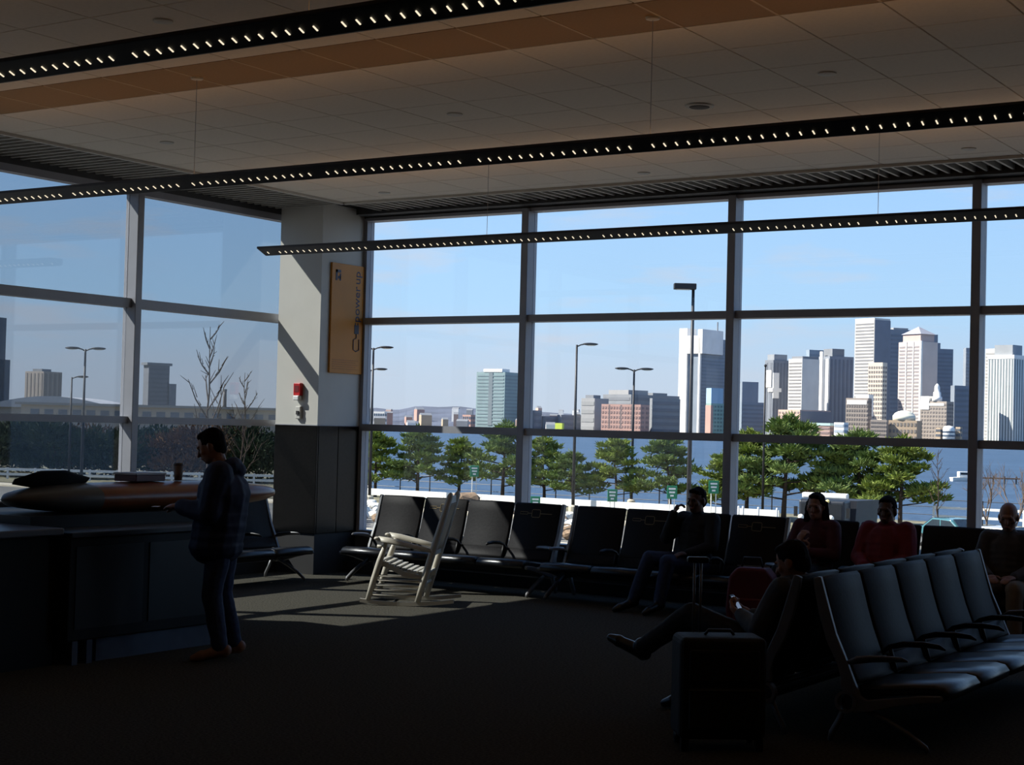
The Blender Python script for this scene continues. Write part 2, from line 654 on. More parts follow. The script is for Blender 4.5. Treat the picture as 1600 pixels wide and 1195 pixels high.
BACK = [(.235, .36), (.205, .45), (.155, .58), (.118, .70), (.092, .80), (.068, .885), (.050, .902), (.022, .896), (.030, .86), (.056, .76), (.088, .64), (.128, .50), (.168, .40), (.19, .35)]
LOW = [(.285, .335), (.265, .36), (.236, .43), (.214, .425), (.225, .37), (.245, .33)]
SEAT = [(.275, .325), (.40, .338), (.58, .362), (.70, .372), (.755, .362), (.782, .33), (.775, .295), (.745, .30), (.70, .315), (.55, .30), (.40, .275), (.29, .265)]
UPR = [(.045, .905), (.062, .905), (.105, .76), (.155, .60), (.215, .47), (.262, .36), (.30, .275), (.335, .255), (.50, .285), (.64, .312), (.745, .322), (.755, .305), (.74, .285), (.64, .272), (.50, .238), (.36, .196), (.27, .178), (.255, .20), (.258, .25), (.232, .292), (.185, .298), (.190, .36), (.168, .43), (.10, .56), (.055, .70), (.025, .84), (.018, .895)]


def bench(label, n, pitch, loc, rotz, group, emblems=(), supports=None, arms=True):
    t = thing('beam_bench', label, 'bench', loc, rotz, group)
    W = n*pitch
    seat_me = pad(MB(), SEAT, -pitch/2+.008, pitch/2-.008).mesh('seat', True)
    back_me = pad(MB(), BACK, -pitch/2+.008, pitch/2-.008).mesh('backrest', True)
    low_me = pad(MB(), LOW, -pitch/2+.02, pitch/2-.02, .01).mesh('lumbar_pad', True)
    seat_me.materials.append(M_seat)
    for me in (back_me, low_me):
        me.materials.append(M_leather)
    arm_me = MB()
    arm_me.tube([(0, .19, .43), (0, .25, .475), (0, .33, .497), (0, .45, .505), (0, .54, .50), (0, .575, .485)], [.012, .018, .022, .022, .018, .008], 8, flat=.6)
    arm_me.tube([(0, .25, .47), (0, .27, .40), (0, .29, .33)], .012, 6)
    arm_me = arm_me.mesh('armrest', True)
    arm_me.materials.append(M_black)
    for k in range(n):
        x = (k+.5)*pitch
        obj('seat', seat_me, None, t, (x, 0, 0))
        b = obj('backrest', back_me, None, t, (x, 0, 0))
        obj('lumbar_pad', low_me, None, t, (x, 0, 0))
        if k in emblems:
            e = MB()
            u = Vector((0, -.024, .085)).normalized()
            o0 = Vector((0, .0965, .80))

            def Q(a, b_):
                return o0+Vector((a, 0, 0))+u*b_
            e.tube([Q(-.19, 0), Q(-.05, 0)], .0035, 5)
            e.tube([Q(.05, 0), Q(.10, 0)], .0035, 5)
            e.tube([Q(-.05, -.03), Q(-.04, -.04), Q(.04, -.04), Q(.05, -.03), Q(.05, .03), Q(.04, .04), Q(-.04, .04), Q(-.05, .03), Q(-.05, -.03)], .0035, 5, cap=False)
            e.tube([Q(.10, -.012), Q(.19, -.012), Q(.19, .012), Q(.10, .012), Q(.10, -.012)], .003, 5, cap=False)
            e.build('plug_emblem', mat('emblem_bronze', (150, 132, 96), .5), b)
        if arms and k < n-1:
            obj('armrest', arm_me, None, t, ((k+1)*pitch, 0, 0))
    MB().box(.02, W-.02, .20, .27, .20, .27).build('beam', M_dark, t)
    MB().tube([(-.02, .235, .235), (W+.02, .235, .235)], .042, 16).build('beam_tube', M_dark, t)
    for sgn, x in ((-1, -.012), (1, W+.012)):
        o = MB().prism(UPR, x-.016, x+.016, 'x').build('end_frame', M_alu, t)
        bevel(o, .005)
        ring = MB()
        for k in range(24):
            a0, a1 = 2*math.pi*k/24, 2*math.pi*(k+1)/24
            q = []
            for a in (a0, a1):
                for r in (.045, .062):
                    q.append((r*math.cos(a)+.22, r*math.sin(a)+.235))
            for xx in (0,):
                p = [(x-.022, *q[0]), (x-.022, *q[1]), (x-.022, *q[3]), (x-.022, *q[2]), (x+.022, *q[0]), (x+.022, *q[1]), (x+.022, *q[3]), (x+.022, *q[2])]
                ring.add(p, [(0, 1, 2, 3), (7, 6, 5, 4), (0, 4, 5, 1), (1, 5, 6, 2), (2, 6, 7, 3), (3, 7, 4, 0)])
        ring.build('hub_ring', M_alu, t)
        a = MB().tube([(x, .215, .445), (x, .28, .468), (x, .37, .482), (x, .47, .49), (x, .53, .492), (x, .56, .485)], [.012, .03, .026, .022, .018, .008], 8, flat=.5).build('end_arm', M_alu, t, True)
    for k in (supports or (0, n)):
        x = min(max(k*pitch, .02), W-.02)
        for pts in (((.20, .20), (.165, .12), (.125, .05), (.115, .008)), ((.30, .205), (.44, .15), (.57, .085), (.655, .03), (.668, .008))):
            MB().tube([(x, *p) for p in pts], [.022]*(len(pts)-1)+[.016], 8, flat=.7).build('leg', M_alu, t, True)
    return t


SEATG = 'black leather beam seats'
# rows standing with their backs to the far windows, facing the hall
bench('black leather four-seat bench against the harbour window, its seat backs partly sunlit', 4, .577, (-8.40, 14.03, 0), math.pi, SEATG, emblems=(0, 2))
bench('black leather four-seat bench against the harbour window with one person in dark clothes', 4, .57, (-5.945, 14.03, 0), math.pi, SEATG, emblems=(0, 2))
bench('black leather bench by the harbour window holding three seated people', 6, .58, (-2.33, 14.03, 0), math.pi, SEATG)
# row with its back to the side windows
bench('black leather bench with its back to the side windows, behind the counter', 6, .60, (-11.66, 13.05, 0), -math.pi/2, SEATG)
# back to back pair
bench('row of five grey-lit black leather seats facing away from the man with a phone', 5, .587, (-3.415, 11.33, 0), -math.pi/2, SEATG)
bench('row of black leather seats where the man with a phone sits', 5, .587, (-3.445, 8.38, 0), math.pi/2, SEATG)

# ------------------------------------------------------------------ service counter
M_ctr = mat('counter_laminate', (20, 21, 23), .55, var=.1, spec=.3)
M_kick = mat('counter_kick', (96, 104, 120), .4, metal=.4)
M_wood = mat('varnished_wood', (132, 72, 32), .36, var=.25, scale=3, coat=.2)
t = thing('service_counter', 'dark service counter with a rounded varnished wood top like a wing', 'counter', (-9.05, 8.6, 0))
bevel(MB().prism([(-.70, -1.15), (.70, -1.15), (.70, .30), (.10, .62), (-.15, 1.25), (-.70, 1.25)], .16, .86, 'z').build('body', M_ctr, t), .01)
MB().prism([(-.62, -.85), (.66, -.85), (.66, .28), (.06, .58), (-.2, 1.2), (-.62, 1.2)], 0, .16, 'z').build('kick_plate', M_kick, t)
for y in (-1.10, -.97):
    MB().box(.50, .70, y, y+.05, 0, .16).build('foot', M_kick, t)
o = MB().prism([(.30, -1.15), (.72, -1.15), (.72, .31), (.30, .53)], .86, .90, 'z').build('ledge', mat('counter_ledge', (44, 47, 54), .4), t)
bevel(o, .008)
MB().prism([(-.70, -1.15), (.30, -1.15), (.30, .5), (.1, .62), (-.15, 1.25), (-.70, 1.25)], .86, .985, 'z').build('upper_body', M_ctr, t)
for y in (-.78, -.1):
    MB().box(.700, .706, y-.31, y+.31, .24, .80).build('front_panel', mat('counter_panel', (24, 25, 28), .5), t)
MB().box(.706, .712, .1, .2, .74, .80).build('handle_plate', M_kick, t)
# wing-shaped top: fat bullet section lofted along the counter
sec = []
for k in range(29):
    u = -1+2*k/28
    w = max(.02, (1-abs(u)**3.2)**.55) if abs(u) < 1 else .02
    sec.append((u*1.42+.31, .28*w+.005, .105*w+.004))
vs_, fs_ = [], []
for y, a, b in sec:
    for k in range(20):
        th = 2*math.pi*k/20
        c_, s_ = math.cos(th), math.sin(th)
        vs_.append((a*math.copysign(abs(c_)**.8, c_), y, b*math.copysign(abs(s_)**.8, s_)))
for i in range(28):
    for k in range(20):
        k2 = (k+1) % 20
        fs_.append((i*20+k, i*20+k2, (i+1)*20+k2, (i+1)*20+k))
fs_ += [tuple(range(19, -1, -1)), tuple(28*20+k for k in range(20))]
wing = MB().add(vs_, fs_).build('wing_top', M_wood, t, True)
wing.location = (-.05, 0, 1.085)
cap = MB()
vs2 = [Vector(v)*1.0 for v in vs_[:8*20]]
vs2 = [(v.x*1.012, v.y-.002, v.z*1.03) for v in vs2]
cap.add(vs2, [f_ for f_ in fs_ if max(f_) < 160])
cap.build('end_cap', mat('wing_cap', (92, 92, 88), .4), wing, True)
t2 = thing('side_desk', 'low dark desk with a pale edge at the end of the counter', 'desk', (-9.0, 6.82, 0))
MB().box(-.55, .55, -.55, .60, 0, .88).build('body', M_ctr, t2)
o = MB().box(-.6, .62, -.6, .61, .88, .93).build('desk_top', mat('desk_top', (86, 92, 104), .35), t2)
bevel(o, .01)

# things on the counter
t = thing('paper_cup', 'tall paper cup standing on the wooden counter top', 'cup', (-9.08, 9.19, 1.196))
MB().lathe([(.030, 0), (.041, .125)], 20).build('cup', mat('cup_paper', (120, 104, 92), .7), t, True)
MB().lathe([(.043, .122), (.043, .13), (.038, .142), (.034, .142)], 20).build('lid', mat('cup_lid', (96, 86, 80), .5), t, True)
t = thing('flat_box', 'dark red flat box with a pale lid on the wooden counter top', 'box', (-9.10, 8.80, 1.198), .1)
bevel(MB().box(-.11, .11, -.17, .17, 0, .05).build('tray', mat('box_red', (74, 22, 20), .5), t), .006)
bevel(MB().box(-.115, .115, -.175, .175, .05, .066).build('lid', mat('box_lid', (170, 172, 176), .5), t), .004)
t = thing('folded_cloth', 'long dark folded cloth lying on the wooden counter top', 'cloth', (-9.12, 7.95, 1.204), 0)
cl = MB()
cl.tube([(-.02, -.33, .006), (0, -.15, .022), (.02, .05, .024), (0, .34, .006)], [.03, .09, .09, .03], 10, flat=.2)
cl.build('cloth', mat('cloth_dark', (26, 26, 30), .8), t, True)

# ------------------------------------------------------------------ rocking chair
M_rock = mat('rocker_paint', (196, 190, 176), .45, var=.06, scale=5)
t = thing('rocking_chair', 'white wooden rocking chair standing alone in the sun patch', 'chair', (-8.97, 12.16, 0), R(117))
HW = .26
def leg_pair(nm, pts, rad, seg=8):
    for s_ in (-1, 1):
        MB().tube([(s_*p[0], p[1], p[2]) for p in pts], rad, seg).build(nm, M_rock, t, True)
# rockers
for s_ in (-1, 1):
    pr = []
    for k in range(15):
        y = -.46+k*.88/14
        pr.append((y, .002+.16*(y-.05)**2))
    poly = pr+[(y, z+.035) for y, z in reversed(pr)]
    MB().prism(poly, s_*HW-.014, s_*HW+.014, 'x').build('rocker', M_rock, t)
leg_pair('front_leg', [(HW, .345, .045), (HW, .30, .22), (HW, .245, .40), (HW, .185, .585)], [.024, .028, .030, .024])
leg_pair('back_post', [(HW, -.12, .04), (HW, -.185, .27), (HW-.005, -.25, .50), (HW-.01, -.325, .76), (HW-.012, -.402, 1.03), (HW-.012, -.41, 1.06)], [.028, .032, .034, .032, .028, .012])
# arms with round ends
for s_ in (-1, 1):
    a = MB().tube([(s_*(HW+.01), -.26, .515), (s_*(HW+.015), -.05, .56), (s_*(HW+.02), .15, .60), (s_*(HW+.02), .26, .618)], [.022, .03, .036, .03], 10, flat=.45)
    a.ball((s_*(HW+.02), .27, .619), (.034, .03, .018))
    a.build('arm', M_rock, t, True)
# seat rails, contoured, and seat slats
for s_ in (-1, 1):
    top = [(-.215, .30), (-.12, .295), (0, .315), (.10, .36), (.19, .405), (.27, .415)]
    poly = [(y, z) for y, z in top]+[(y, z-.05) for y, z in reversed(top)]
    MB().prism(poly, s_*HW-.035 if s_ > 0 else -HW+.009, s_*HW-.009 if s_ > 0 else -HW+.035, 'x').build('seat_rail', M_rock, t)
for k in range(9):
    y = -.19+k*.053
    z = .305+.38*max(0, y+.12)**1.3
    MB().box(-HW+.01, HW-.01, y-.019, y+.019, z, z+.016).build('seat_slat', M_rock, t)
# stretchers
for z, a, b in ((.10, .33, -.135), (.145, .32, -.15), (.19, .305, -.16), (.235, .293, -.172), (.275, .28, -.185)):
    for s_ in (-1, 1):
        MB().tube([(s_*HW, b, z-.01), (s_*HW, a, z)], .011, 6).build('side_rung', M_rock, t, True)
MB().tube([(-HW, .32, .15), (HW, .32, .15)], .013, 6).build('front_rung', M_rock, t, True)
MB().tube([(-HW, -.165, .2), (HW, -.165, .2)], .013, 6).build('back_rung', M_rock, t, True)
for z, y in ((.50, -.25), (.97, -.385)):
    MB().box(-HW+.01, HW-.01, y-.01, y+.012, z-.03, z+.05).build('back_rail', M_rock, t)
for k in range(6):
    x = -.185+k*.074
    MB().tube([(x, -.255, .52), (x, -.325, .76), (x, -.385, .96)], .027, 6, flat=.3).build('back_slat', M_rock, t)
leg_pair('finial', [(HW, .27, .545), (HW, .20, .54)], [.016, .016])

# ------------------------------------------------------------------ luggage
M_case = mat('suitcase_fabric', (12, 12, 14), .75, var=.2, scale=40, bump=.2)
t = thing('suitcase', 'upright black wheeled suitcase with its handle pulled up beside the seated man', 'suitcase', (-3.72, 7.86, 0), R(38))
bevel(MB().box(-.235, .235, -.14, .14, .06, .60).build('body', M_case, t), .035, 3)
bevel(MB().box(-.19, .19, -.175, -.14, .12, .34).build('front_pocket', M_case, t), .015)
bevel(MB().box(-.19, .19, -.165, -.14, .37, .54).build('front_pocket', M_case, t), .012)
for s_ in (-1, 1):
    MB().tube([(s_*.018-.10, .12, .58), (s_*.018-.10, .12, .99)], .0075, 8).build('handle_rod', M_alu, t, True)
    w_ = MB().lathe([(.038, -.012), (.04, 0), (.038, .012)], 14, Matrix.Translation((s_*.20, .11, .04)) @ Matrix.Rotation(R(90), 4, 'Y')).build('wheel', M_black, t, True)
    MB().box(s_*.20-.02, s_*.20+.02, -.13, -.09, 0, .07).build('foot', M_black, t)
bevel(MB().box(-.16, -.04, .098, .142, .975, 1.008).build('handle_grip', M_black, t), .01)
MB().tube([(-.08, 0, .60), (-.06, 0, .625), (.06, 0, .625), (.08, 0, .60)], .009, 6).build('top_handle', M_black, t, True)
MB().tube([(-.20, -.178, .33), (.20, -.178, .33)], .004, 5).build('zip', M_black, t)

t = thing('travel_bag', 'dark red soft bag standing on the carpet before the harbour window seats', 'bag', (-5.68, 12.65, 0), .25)
M_bag = mat('bag_red', (92, 14, 24), .7, var=.2, bump=.2)
o = MB().prism([(-.2, 0), (.2, 0), (.215, .2), (.19, .46), (.12, .54), (-.12, .54), (-.19, .46), (-.215, .2)], -.13, .13, 'y').build('body', M_bag, t)
bevel(o, .03, 3)
MB().tube([(-.09, -.05, .54), (-.07, -.05, .62), (.07, -.05, .62), (.09, -.05, .54)], .01, 6).build('handle', M_black, t, True)
MB().tube([(-.14, 0, .545), (.14, 0, .545)], .006, 5).build('zip', M_alu, t)
bevel(MB().box(-.14, .14, -.16, -.125, .06, .28).build('pocket', M_bag, t), .012)


# ------------------------------------------------------------------ people
def remesh(mb, voxel, smooth=3, wrinkle=0.0, wscale=9.0, seed=0):
    me = mb.mesh('tmp')
    bm = bmesh.new()
    bm.from_mesh(me)
    bmesh.ops.remove_doubles(bm, verts=bm.verts, dist=1e-6)
    bmesh.ops.recalc_face_normals(bm, faces=bm.faces)
    bm.to_mesh(me)
    bm.free()
    o = bpy.data.objects.new('tmp', me)
    C.objects.link(o)
    md = o.modifiers.new('r', 'REMESH')
    md.mode = 'VOXEL'
    md.voxel_size = voxel
    if smooth:
        sm = o.modifiers.new('s', 'SMOOTH')
        sm.factor = .5
        sm.iterations = smooth
    dg = bpy.context.evaluated_depsgraph_get()
    out = bpy.data.meshes.new_from_object(o.evaluated_get(dg))
    bpy.data.objects.remove(o)
    if wrinkle:
        nn = [v.normal.copy() for v in out.vertices]
        off = Vector((seed*7.3, seed*3.1, 0))
        for v, n_ in zip(out.vertices, nn):
            p = v.co*wscale+off
            k = noise.noise(p)+.5*noise.noise(p*2.3)
            v.co += n_*k*wrinkle
    out.polygons.foreach_set('use_smooth', [True]*len(out.polygons))
    out.update()
    return out


def limb(mb, a, b, ra, rb, seg=12):
    a, b = Vector(a), Vector(b)
    n = 6
    mb.tube([a.lerp(b, i/n) for i in range(n+1)], [ra+(rb-ra)*i/n for i in range(n+1)], seg)
    mb.ball(a, ra, seg, 8)
    mb.ball(b, rb, seg, 8)


def hand(mb, wrist, d, palm, thumb, curl, s=1.0):
    """d: finger direction, palm: direction the palm faces, thumb: side the thumb is on"""
    w = Vector(wrist)
    d = Vector(d).normalized()
    palm = Vector(palm)
    palm = (palm-d*palm.dot(d)).normalized()
    th = Vector(thumb)
    th = (th-d*th.dot(d)-palm*th.dot(palm)).normalized()
    rot = Matrix((th, d, palm)).transposed()
    mb.ball(w+d*.048*s, (.040*s, .050*s, .017*s), 12, 8, rot=rot)
    for i, ln in enumerate((.072, .080, .075, .058)):
        b = w+d*.085*s+th*(.027-.018*i)*s
        dd = d.copy()
        p = b-d*.02*s
        for k, fr in enumerate((.45, .32, .23)):
            ang = curl*(.7, 1.0, .8)[k]
            dd = (Matrix.Rotation(ang, 3, th.cross(Vector((0, 0, 0))) if False else d.cross(palm)) @ dd).normalized()
            q = p+dd*(ln*fr+(.02 if k == 0 else 0))*s
            limb(mb, p, q, .0092*s, .0086*s, 8)
            p = q
    b = w+d*.025*s+th*.03*s
    q = b+(d*.6+th*.7+palm*.25).normalized()*.042*s
    q2 = q+(d*.9+th*.15+palm*.35).normalized()*.032*s
    limb(mb, b-th*.012*s, q, .0125*s, .0105*s, 8)
    limb(mb, q, q2, .0105*s, .009*s, 8)


SKIN = mat('skin', (150, 106, 84), .55, var=.06, scale=12)
SKIN_D = mat('skin_brown', (92, 62, 46), .55, var=.06, scale=12)
EYE = mat('eye_dark', (40, 30, 26), .2)
LIP = mat('lips', (140, 84, 76), .5)


def person(label, loc, rotz, J, jacket, trousers, shoe, hair, skin=SKIN, hood=False, longhair=False, collar=False, voxel=.008, seed=1, jack_r=1.0, jack_low=None):
    t = thing('person', label, 'person', loc, rotz)
    pel, ch, nk, hd = (Vector(J[k]) for k in ('pel', 'chest', 'neck', 'head'))
    hp, hy = J.get('pitch', 0), J.get('yaw', 0)
    rot = Matrix.Rotation(hy, 3, 'Z') @ Matrix.Rotation(hp, 3, 'X')      # local head frame: x right, y forward, z up

    def H(x, y, z):
        return hd+rot @ Vector((x, y, z))
    sp = (nk-pel).normalized()
    xa = Vector((1, 0, 0))
    ya = sp.cross(xa).normalized()*1.0
    trot = Matrix((xa, ya, sp)).transposed()
    # ---- body
    b = MB()
    b.ball(pel, (.15, .105, .12), rot=trot)
    b.ball(pel.lerp(ch, .5), (.135, .095, .15), rot=trot)
    b.ball(ch, (.155, .105, .17), rot=trot)
    shl = [Vector(a[0]) for a in J['arms']]
    for s_ in shl:
        limb(b, nk-sp*.05, s_, .06, .052)
    limb(b, ch.lerp(nk, .6), nk, .075, .058)
    limb(b, nk, H(0, -.015, -.055), .056, .052)
    b.ball(H(0, -.012, .035), (.074, .094, .088), 16, 12, rot=rot)
    b.ball(H(0, .018, -.03), (.063, .072, .085), 16, 12, rot=rot)
    b.ball(H(0, .040, -.078), (.045, .048, .034), rot=rot)
    limb(b, H(0, .086, .012), H(0, .107, -.026), .010, .015, 8)
    b.ball(H(0, .085, .028), (.05, .014, .012), rot=rot)
    b.ball(H(0, .083, -.058), (.024, .016, .012), rot=rot)
    b.ball(H(0, .062, .004), (.058, .022, .03), rot=rot)
    for s_ in (-1, 1):
        b.ball(H(s_*.076, -.008, -.004), (.012, .022, .034), 10, 8, rot=rot)
        b.ball(H(s_*.045, .062, -.018), (.022, .02, .02), rot=rot)
    for (sh, el, wr, hdir, palm, thumb, curl) in J['arms']:
        limb(b, sh, el, .046, .038)
        limb(b, el, wr, .038, .026)
        hand(b, wr, hdir, palm, thumb, curl)
    for (hip, kn, an, toe) in J['legs']:
        limb(b, hip, kn, .078, .052)
        limb(b, kn, an, .052, .034)
        limb(b, an, toe, .034, .026)
    obj('body', remesh(b, voxel*.8, 2), skin, t)
    for s_ in (-1, 1):
        MB().ball(H(s_*.031, .078, .006), (.010, .008, .0055), 10, 8, rot=rot).build('eye', EYE, t, True)
    MB().ball(H(0, .096, -.057), (.022, .006, .005), 10, 6, rot=rot).build('lips', LIP, t, True)
    # ---- jacket
    k = jack_r
    j = MB()
    low = pel if jack_low is None else Vector(jack_low)
    j.ball(low, (.185*k, .145*k, .14), rot=trot)
    for q_ in (.2, .4, .6, .8):
        j.ball(low.lerp(ch, q_), (.183*k, .143*k, .15), rot=trot)
    j.ball(ch, (.192*k, .142*k, .185), rot=trot)
    for s_ in shl:
        limb(j, nk-sp*.075, s_, .082, .078*min(k, 1.1))
    limb(j, ch.lerp(nk, .6), nk.lerp(ch, .05), .10, .072)
    if collar:
        j.ball(nk.lerp(hd, .12), (.082, .085, .04), rot=trot)
    for (sh, el, wr, hdir, palm, thumb, curl) in J['arms']:
        limb(j, sh, el, .078*k, .064*k)
        w2 = Vector(el).lerp(Vector(wr), .97)
        limb(j, el, w2, .064*k, .044*k)
    if hood:
        j.ball(nk+Vector((0, -.085, .01)), (.115, .07, .075))
        j.ball(nk+Vector((0, -.125, -.01)), (.075, .05, .06))
        for s_ in (-1, 1):
            limb(j, nk+Vector((s_*.075, -.05, .01)), nk+Vector((s_*.07, .05, -.04)), .035, .028)
    obj('jacket', remesh(j, voxel, 3, .006, 9, seed), jacket, t)
    # ---- trousers
    q = MB()
    q.ball(pel, (.165, .125, .125), rot=trot)
    for (hip, kn, an, toe) in J['legs']:
        limb(q, hip, kn, .098, .072)
        limb(q, kn, Vector(kn).lerp(Vector(an), .93), .072, .058)
    obj('trousers', remesh(q, voxel, 3, .005, 10, seed+5), trousers, t)
    for (hip, kn, an, toe) in J['legs']:
        an, toe = Vector(an), Vector(toe)
        d = (toe-an)
        dn = d.normalized()
        dwn = (an-Vector(kn)).normalized()
        dwn = (dwn-dn*dwn.dot(dn)).normalized()
        s_ = MB()
        limb(s_, an-dn*.035+dwn*.015, an-dn*.02+dwn*.028, .042, .036)
        limb(s_, an+dwn*.01, toe, .046, .034)
        limb(s_, toe-dn*.02, toe+dn*.045, .040, .026)
        limb(s_, an-dwn*.03, an, .046, .046)
        obj('shoe', remesh(s_, .007, 3), shoe, t)
    # ---- hair
    if hair:
        h = MB()
        h.ball(H(0, -.022, .045), (.081, .094, .088), 16, 12, rot=rot)
        h.ball(H(0, -.055, -.01), (.074, .055, .07), 12, 10, rot=rot)
        h.ball(H(0, .030, .096), (.058, .045, .026), 12, 8, rot=rot)
        if longhair:
            for s_ in (-1, 1):
                limb(h, H(s_*.07, -.03, .02), H(s_*.085, -.02, -.13), .034, .04)
                limb(h, H(s_*.085, -.02, -.12), H(s_*.09, .01, -.24), .04, .03)
            limb(h, H(0, -.07, 0), H(0, -.085, -.2), .07, .06)
        obj('hair', remesh(h, .007, 2, .006, 22, seed+9), hair, t)
    return t


def T(**k):
    return k


M_jeans = mat('denim', (44, 56, 86), .85, var=.25, scale=30)
M_navy = mat('navy_jacket', (20, 26, 58), .75, var=.2, scale=14)
M_hair = mat('dark_hair', (24, 18, 15), .85, var=.3, scale=40, spec=.1)
M_blackcloth = mat('black_cloth', (20, 20, 23), .85, var=.2)
M_redcloth = mat('red_cloth', (112, 14, 20), .8, var=.2)
M_shoe = mat('black_shoe', (18, 17, 18), .3)
M_tan = mat('tan_shoe', (150, 112, 90), .6)

# man at the counter, side-on, head bowed over what he holds
man = person('man in a navy hooded jacket and jeans standing at the counter, head bowed', (-7.83, 8.36, 0), R(121), T(
    pel=(0, -.02, .88), chest=(0, -.015, 1.16), neck=(0, .01, 1.345), head=(0, .085, 1.495), pitch=R(-24),
    arms=[((-.165, -.01, 1.30), (-.215, .04, 1.04), (-.09, .26, 1.07), (.35, .9, .1), (.3, 0, -1), (.9, .2, .3), .35),
          ((.165, -.01, 1.30), (.215, .04, 1.04), (.09, .25, 1.05), (-.35, .9, .1), (-.3, 0, -1), (-.9, .2, .3), .35)],
    legs=[((-.085, -.02, .84), (-.10, .03, .47), (-.105, -.045, .085), (-.115, .10, .035)),
          ((.085, -.02, .84), (.11, .0, .47), (.12, -.10, .085), (.13, .045, .035))]),
    M_navy, M_jeans, M_tan, M_hair, hood=True, collar=True, seed=2, jack_r=1.34, jack_low=(0, .03, .80))
t = thing('white_card', 'small white card held by the man at the counter', 'card', (-8.21, 8.12, 1.062), R(121))
MB().box(-.05, .05, -.004, .035, 0, .003).build('card', mat('card_white', (225, 225, 225), .5), t)

# man with a phone, legs crossed, in the near row (faces -x)
person('man with a phone and crossed legs sitting beside the black suitcase', (-3.80, 8.67, -.0), R(90), T(
    pel=(0, -.02, .46), chest=(0, -.14, .70), neck=(0, -.165, .845), head=(0, -.15, .945), pitch=R(-22),
    arms=[((-.165, -.16, .80), (-.225, -.05, .57), (-.07, .135, .625), (.35, .85, .35), (.3, -.5, .4), (.6, .2, .6), .7),
          ((.165, -.16, .80), (.225, -.05, .57), (.06, .12, .615), (-.35, .85, .35), (-.3, -.5, .4), (-.6, .2, .6), .7)],
    legs=[((-.085, -.0, .44), (-.04, .47, .60), (.03, .845, .345), (.04, 1.02, .385)),
          ((.085, 0, .44), (.05, .455, .47), (.08, .50, .09), (.085, .66, .04))]),
    mat('grey_jacket', (62, 66, 72), .8), M_blackcloth, M_shoe, M_hair, seed=3, jack_r=1.02)
t = thing('phone', 'small lit phone in the hand of the seated man', 'phone', (-4.00, 8.665, .685), R(90))
o = MB().box(-.03, .03, -.006, .006, -.055, .055).build('case', M_black, t)
bevel(o, .004)
MB().box(-.025, .025, -.0075, -.006, -.042, .042).build('screen', mat('phone_screen', (150, 165, 190), .3, emit=.35), t)
t.rotation_euler = (R(-35), 0, R(90))


def seated(label, x, y, rotz, jacket, trousers, hair, **k):
    J = T(pel=(0, 0, .47), chest=(0, -.05, .74), neck=(0, -.06, .90), head=(0, -.03, 1.035), pitch=k.pop('pitch', R(-6)), yaw=k.pop('yaw', 0),
          arms=k.pop('arms', None) or [((-.165, -.06, .855), (-.22, .04, .62), (-.10, .24, .56), (.4, .9, 0), (.2, 0, -1), (.9, .2, .2), .4),
                                      ((.165, -.06, .855), (.22, .04, .62), (.10, .24, .56), (-.4, .9, 0), (-.2, 0, -1), (-.9, .2, .2), .4)],
          legs=k.pop('legs', None) or [((-.085, .02, .45), (-.13, .42, .47), (-.14, .44, .09), (-.15, .60, .04)),
                                      ((.085, .02, .45), (.13, .42, .47), (.14, .46, .09), (.15, .62, .04))])
    return person(label, (x, y, 0), rotz, J, jacket, trousers, M_shoe, hair, **k)


# faces -y (towards the hall): rotz = 180 deg
seated('person in dark clothes with one hand raised to the mouth', -6.68, 13.52, R(172), M_blackcloth, M_jeans, M_hair, seed=5, skin=SKIN_D,
       arms=[((-.165, -.06, .855), (-.23, .05, .62), (-.10, .25, .56), (.4, .9, 0), (.2, 0, -1), (.9, .2, .2), .5),
             ((.165, -.06, .855), (.24, .10, .68), (.17, .10, .91), (-.4, -.1, .9), (-.8, -.5, 0), (-.2, .8, .3), .9)],
       legs=[((-.085, .02, .45), (.0, .42, .48), (.06, .46, .09), (.07, .62, .04)), ((.085, .02, .45), (.22, .40, .50), (.36, .46, .09), (.40, .62, .04))])
seated('woman with long dark hair in a dark coat over a red top', -5.49, 13.52, R(176), mat('maroon_coat', (70, 16, 24), .8, var=.3), M_blackcloth, M_hair, seed=6, longhair=True, yaw=R(8),
       arms=[((-.155, -.06, .85), (-.21, .03, .62), (-.06, .2, .64), (.5, .6, .5), (.2, -.8, 0), (.5, 0, .8), .7), ((.155, -.06, .85), (.21, .05, .62), (.05, .2, .72), (-.4, .1, .9), (-.2, -.9, 0), (-.4, 0, .8), .8)])
seated('dark-haired person in a bulky red jacket with a dark scarf', -4.82, 13.50, R(180), M_redcloth, M_blackcloth, M_hair, seed=7, skin=SKIN_D, jack_r=1.2, collar=True)
seated('bald man in brown and grey clothes', -3.74, 13.42, R(186), mat('brown_jacket', (62, 55, 50), .8), mat('khaki', (118, 98, 74), .85), None, seed=8, pitch=R(-14))

# ================================================================== outside
def at_y(x, Y, z):
    """point on the line of photo column x at world distance Y, height z"""
    a = (x-800)/FPX
    return ground(x, Y/(CF.y+a*CR.y), z)


def slab(name, poly, z0, z1, material):
    o = MB().prism(poly, z0, z1, 'z').build(name, material)
    o['kind'] = 'structure'
    return o


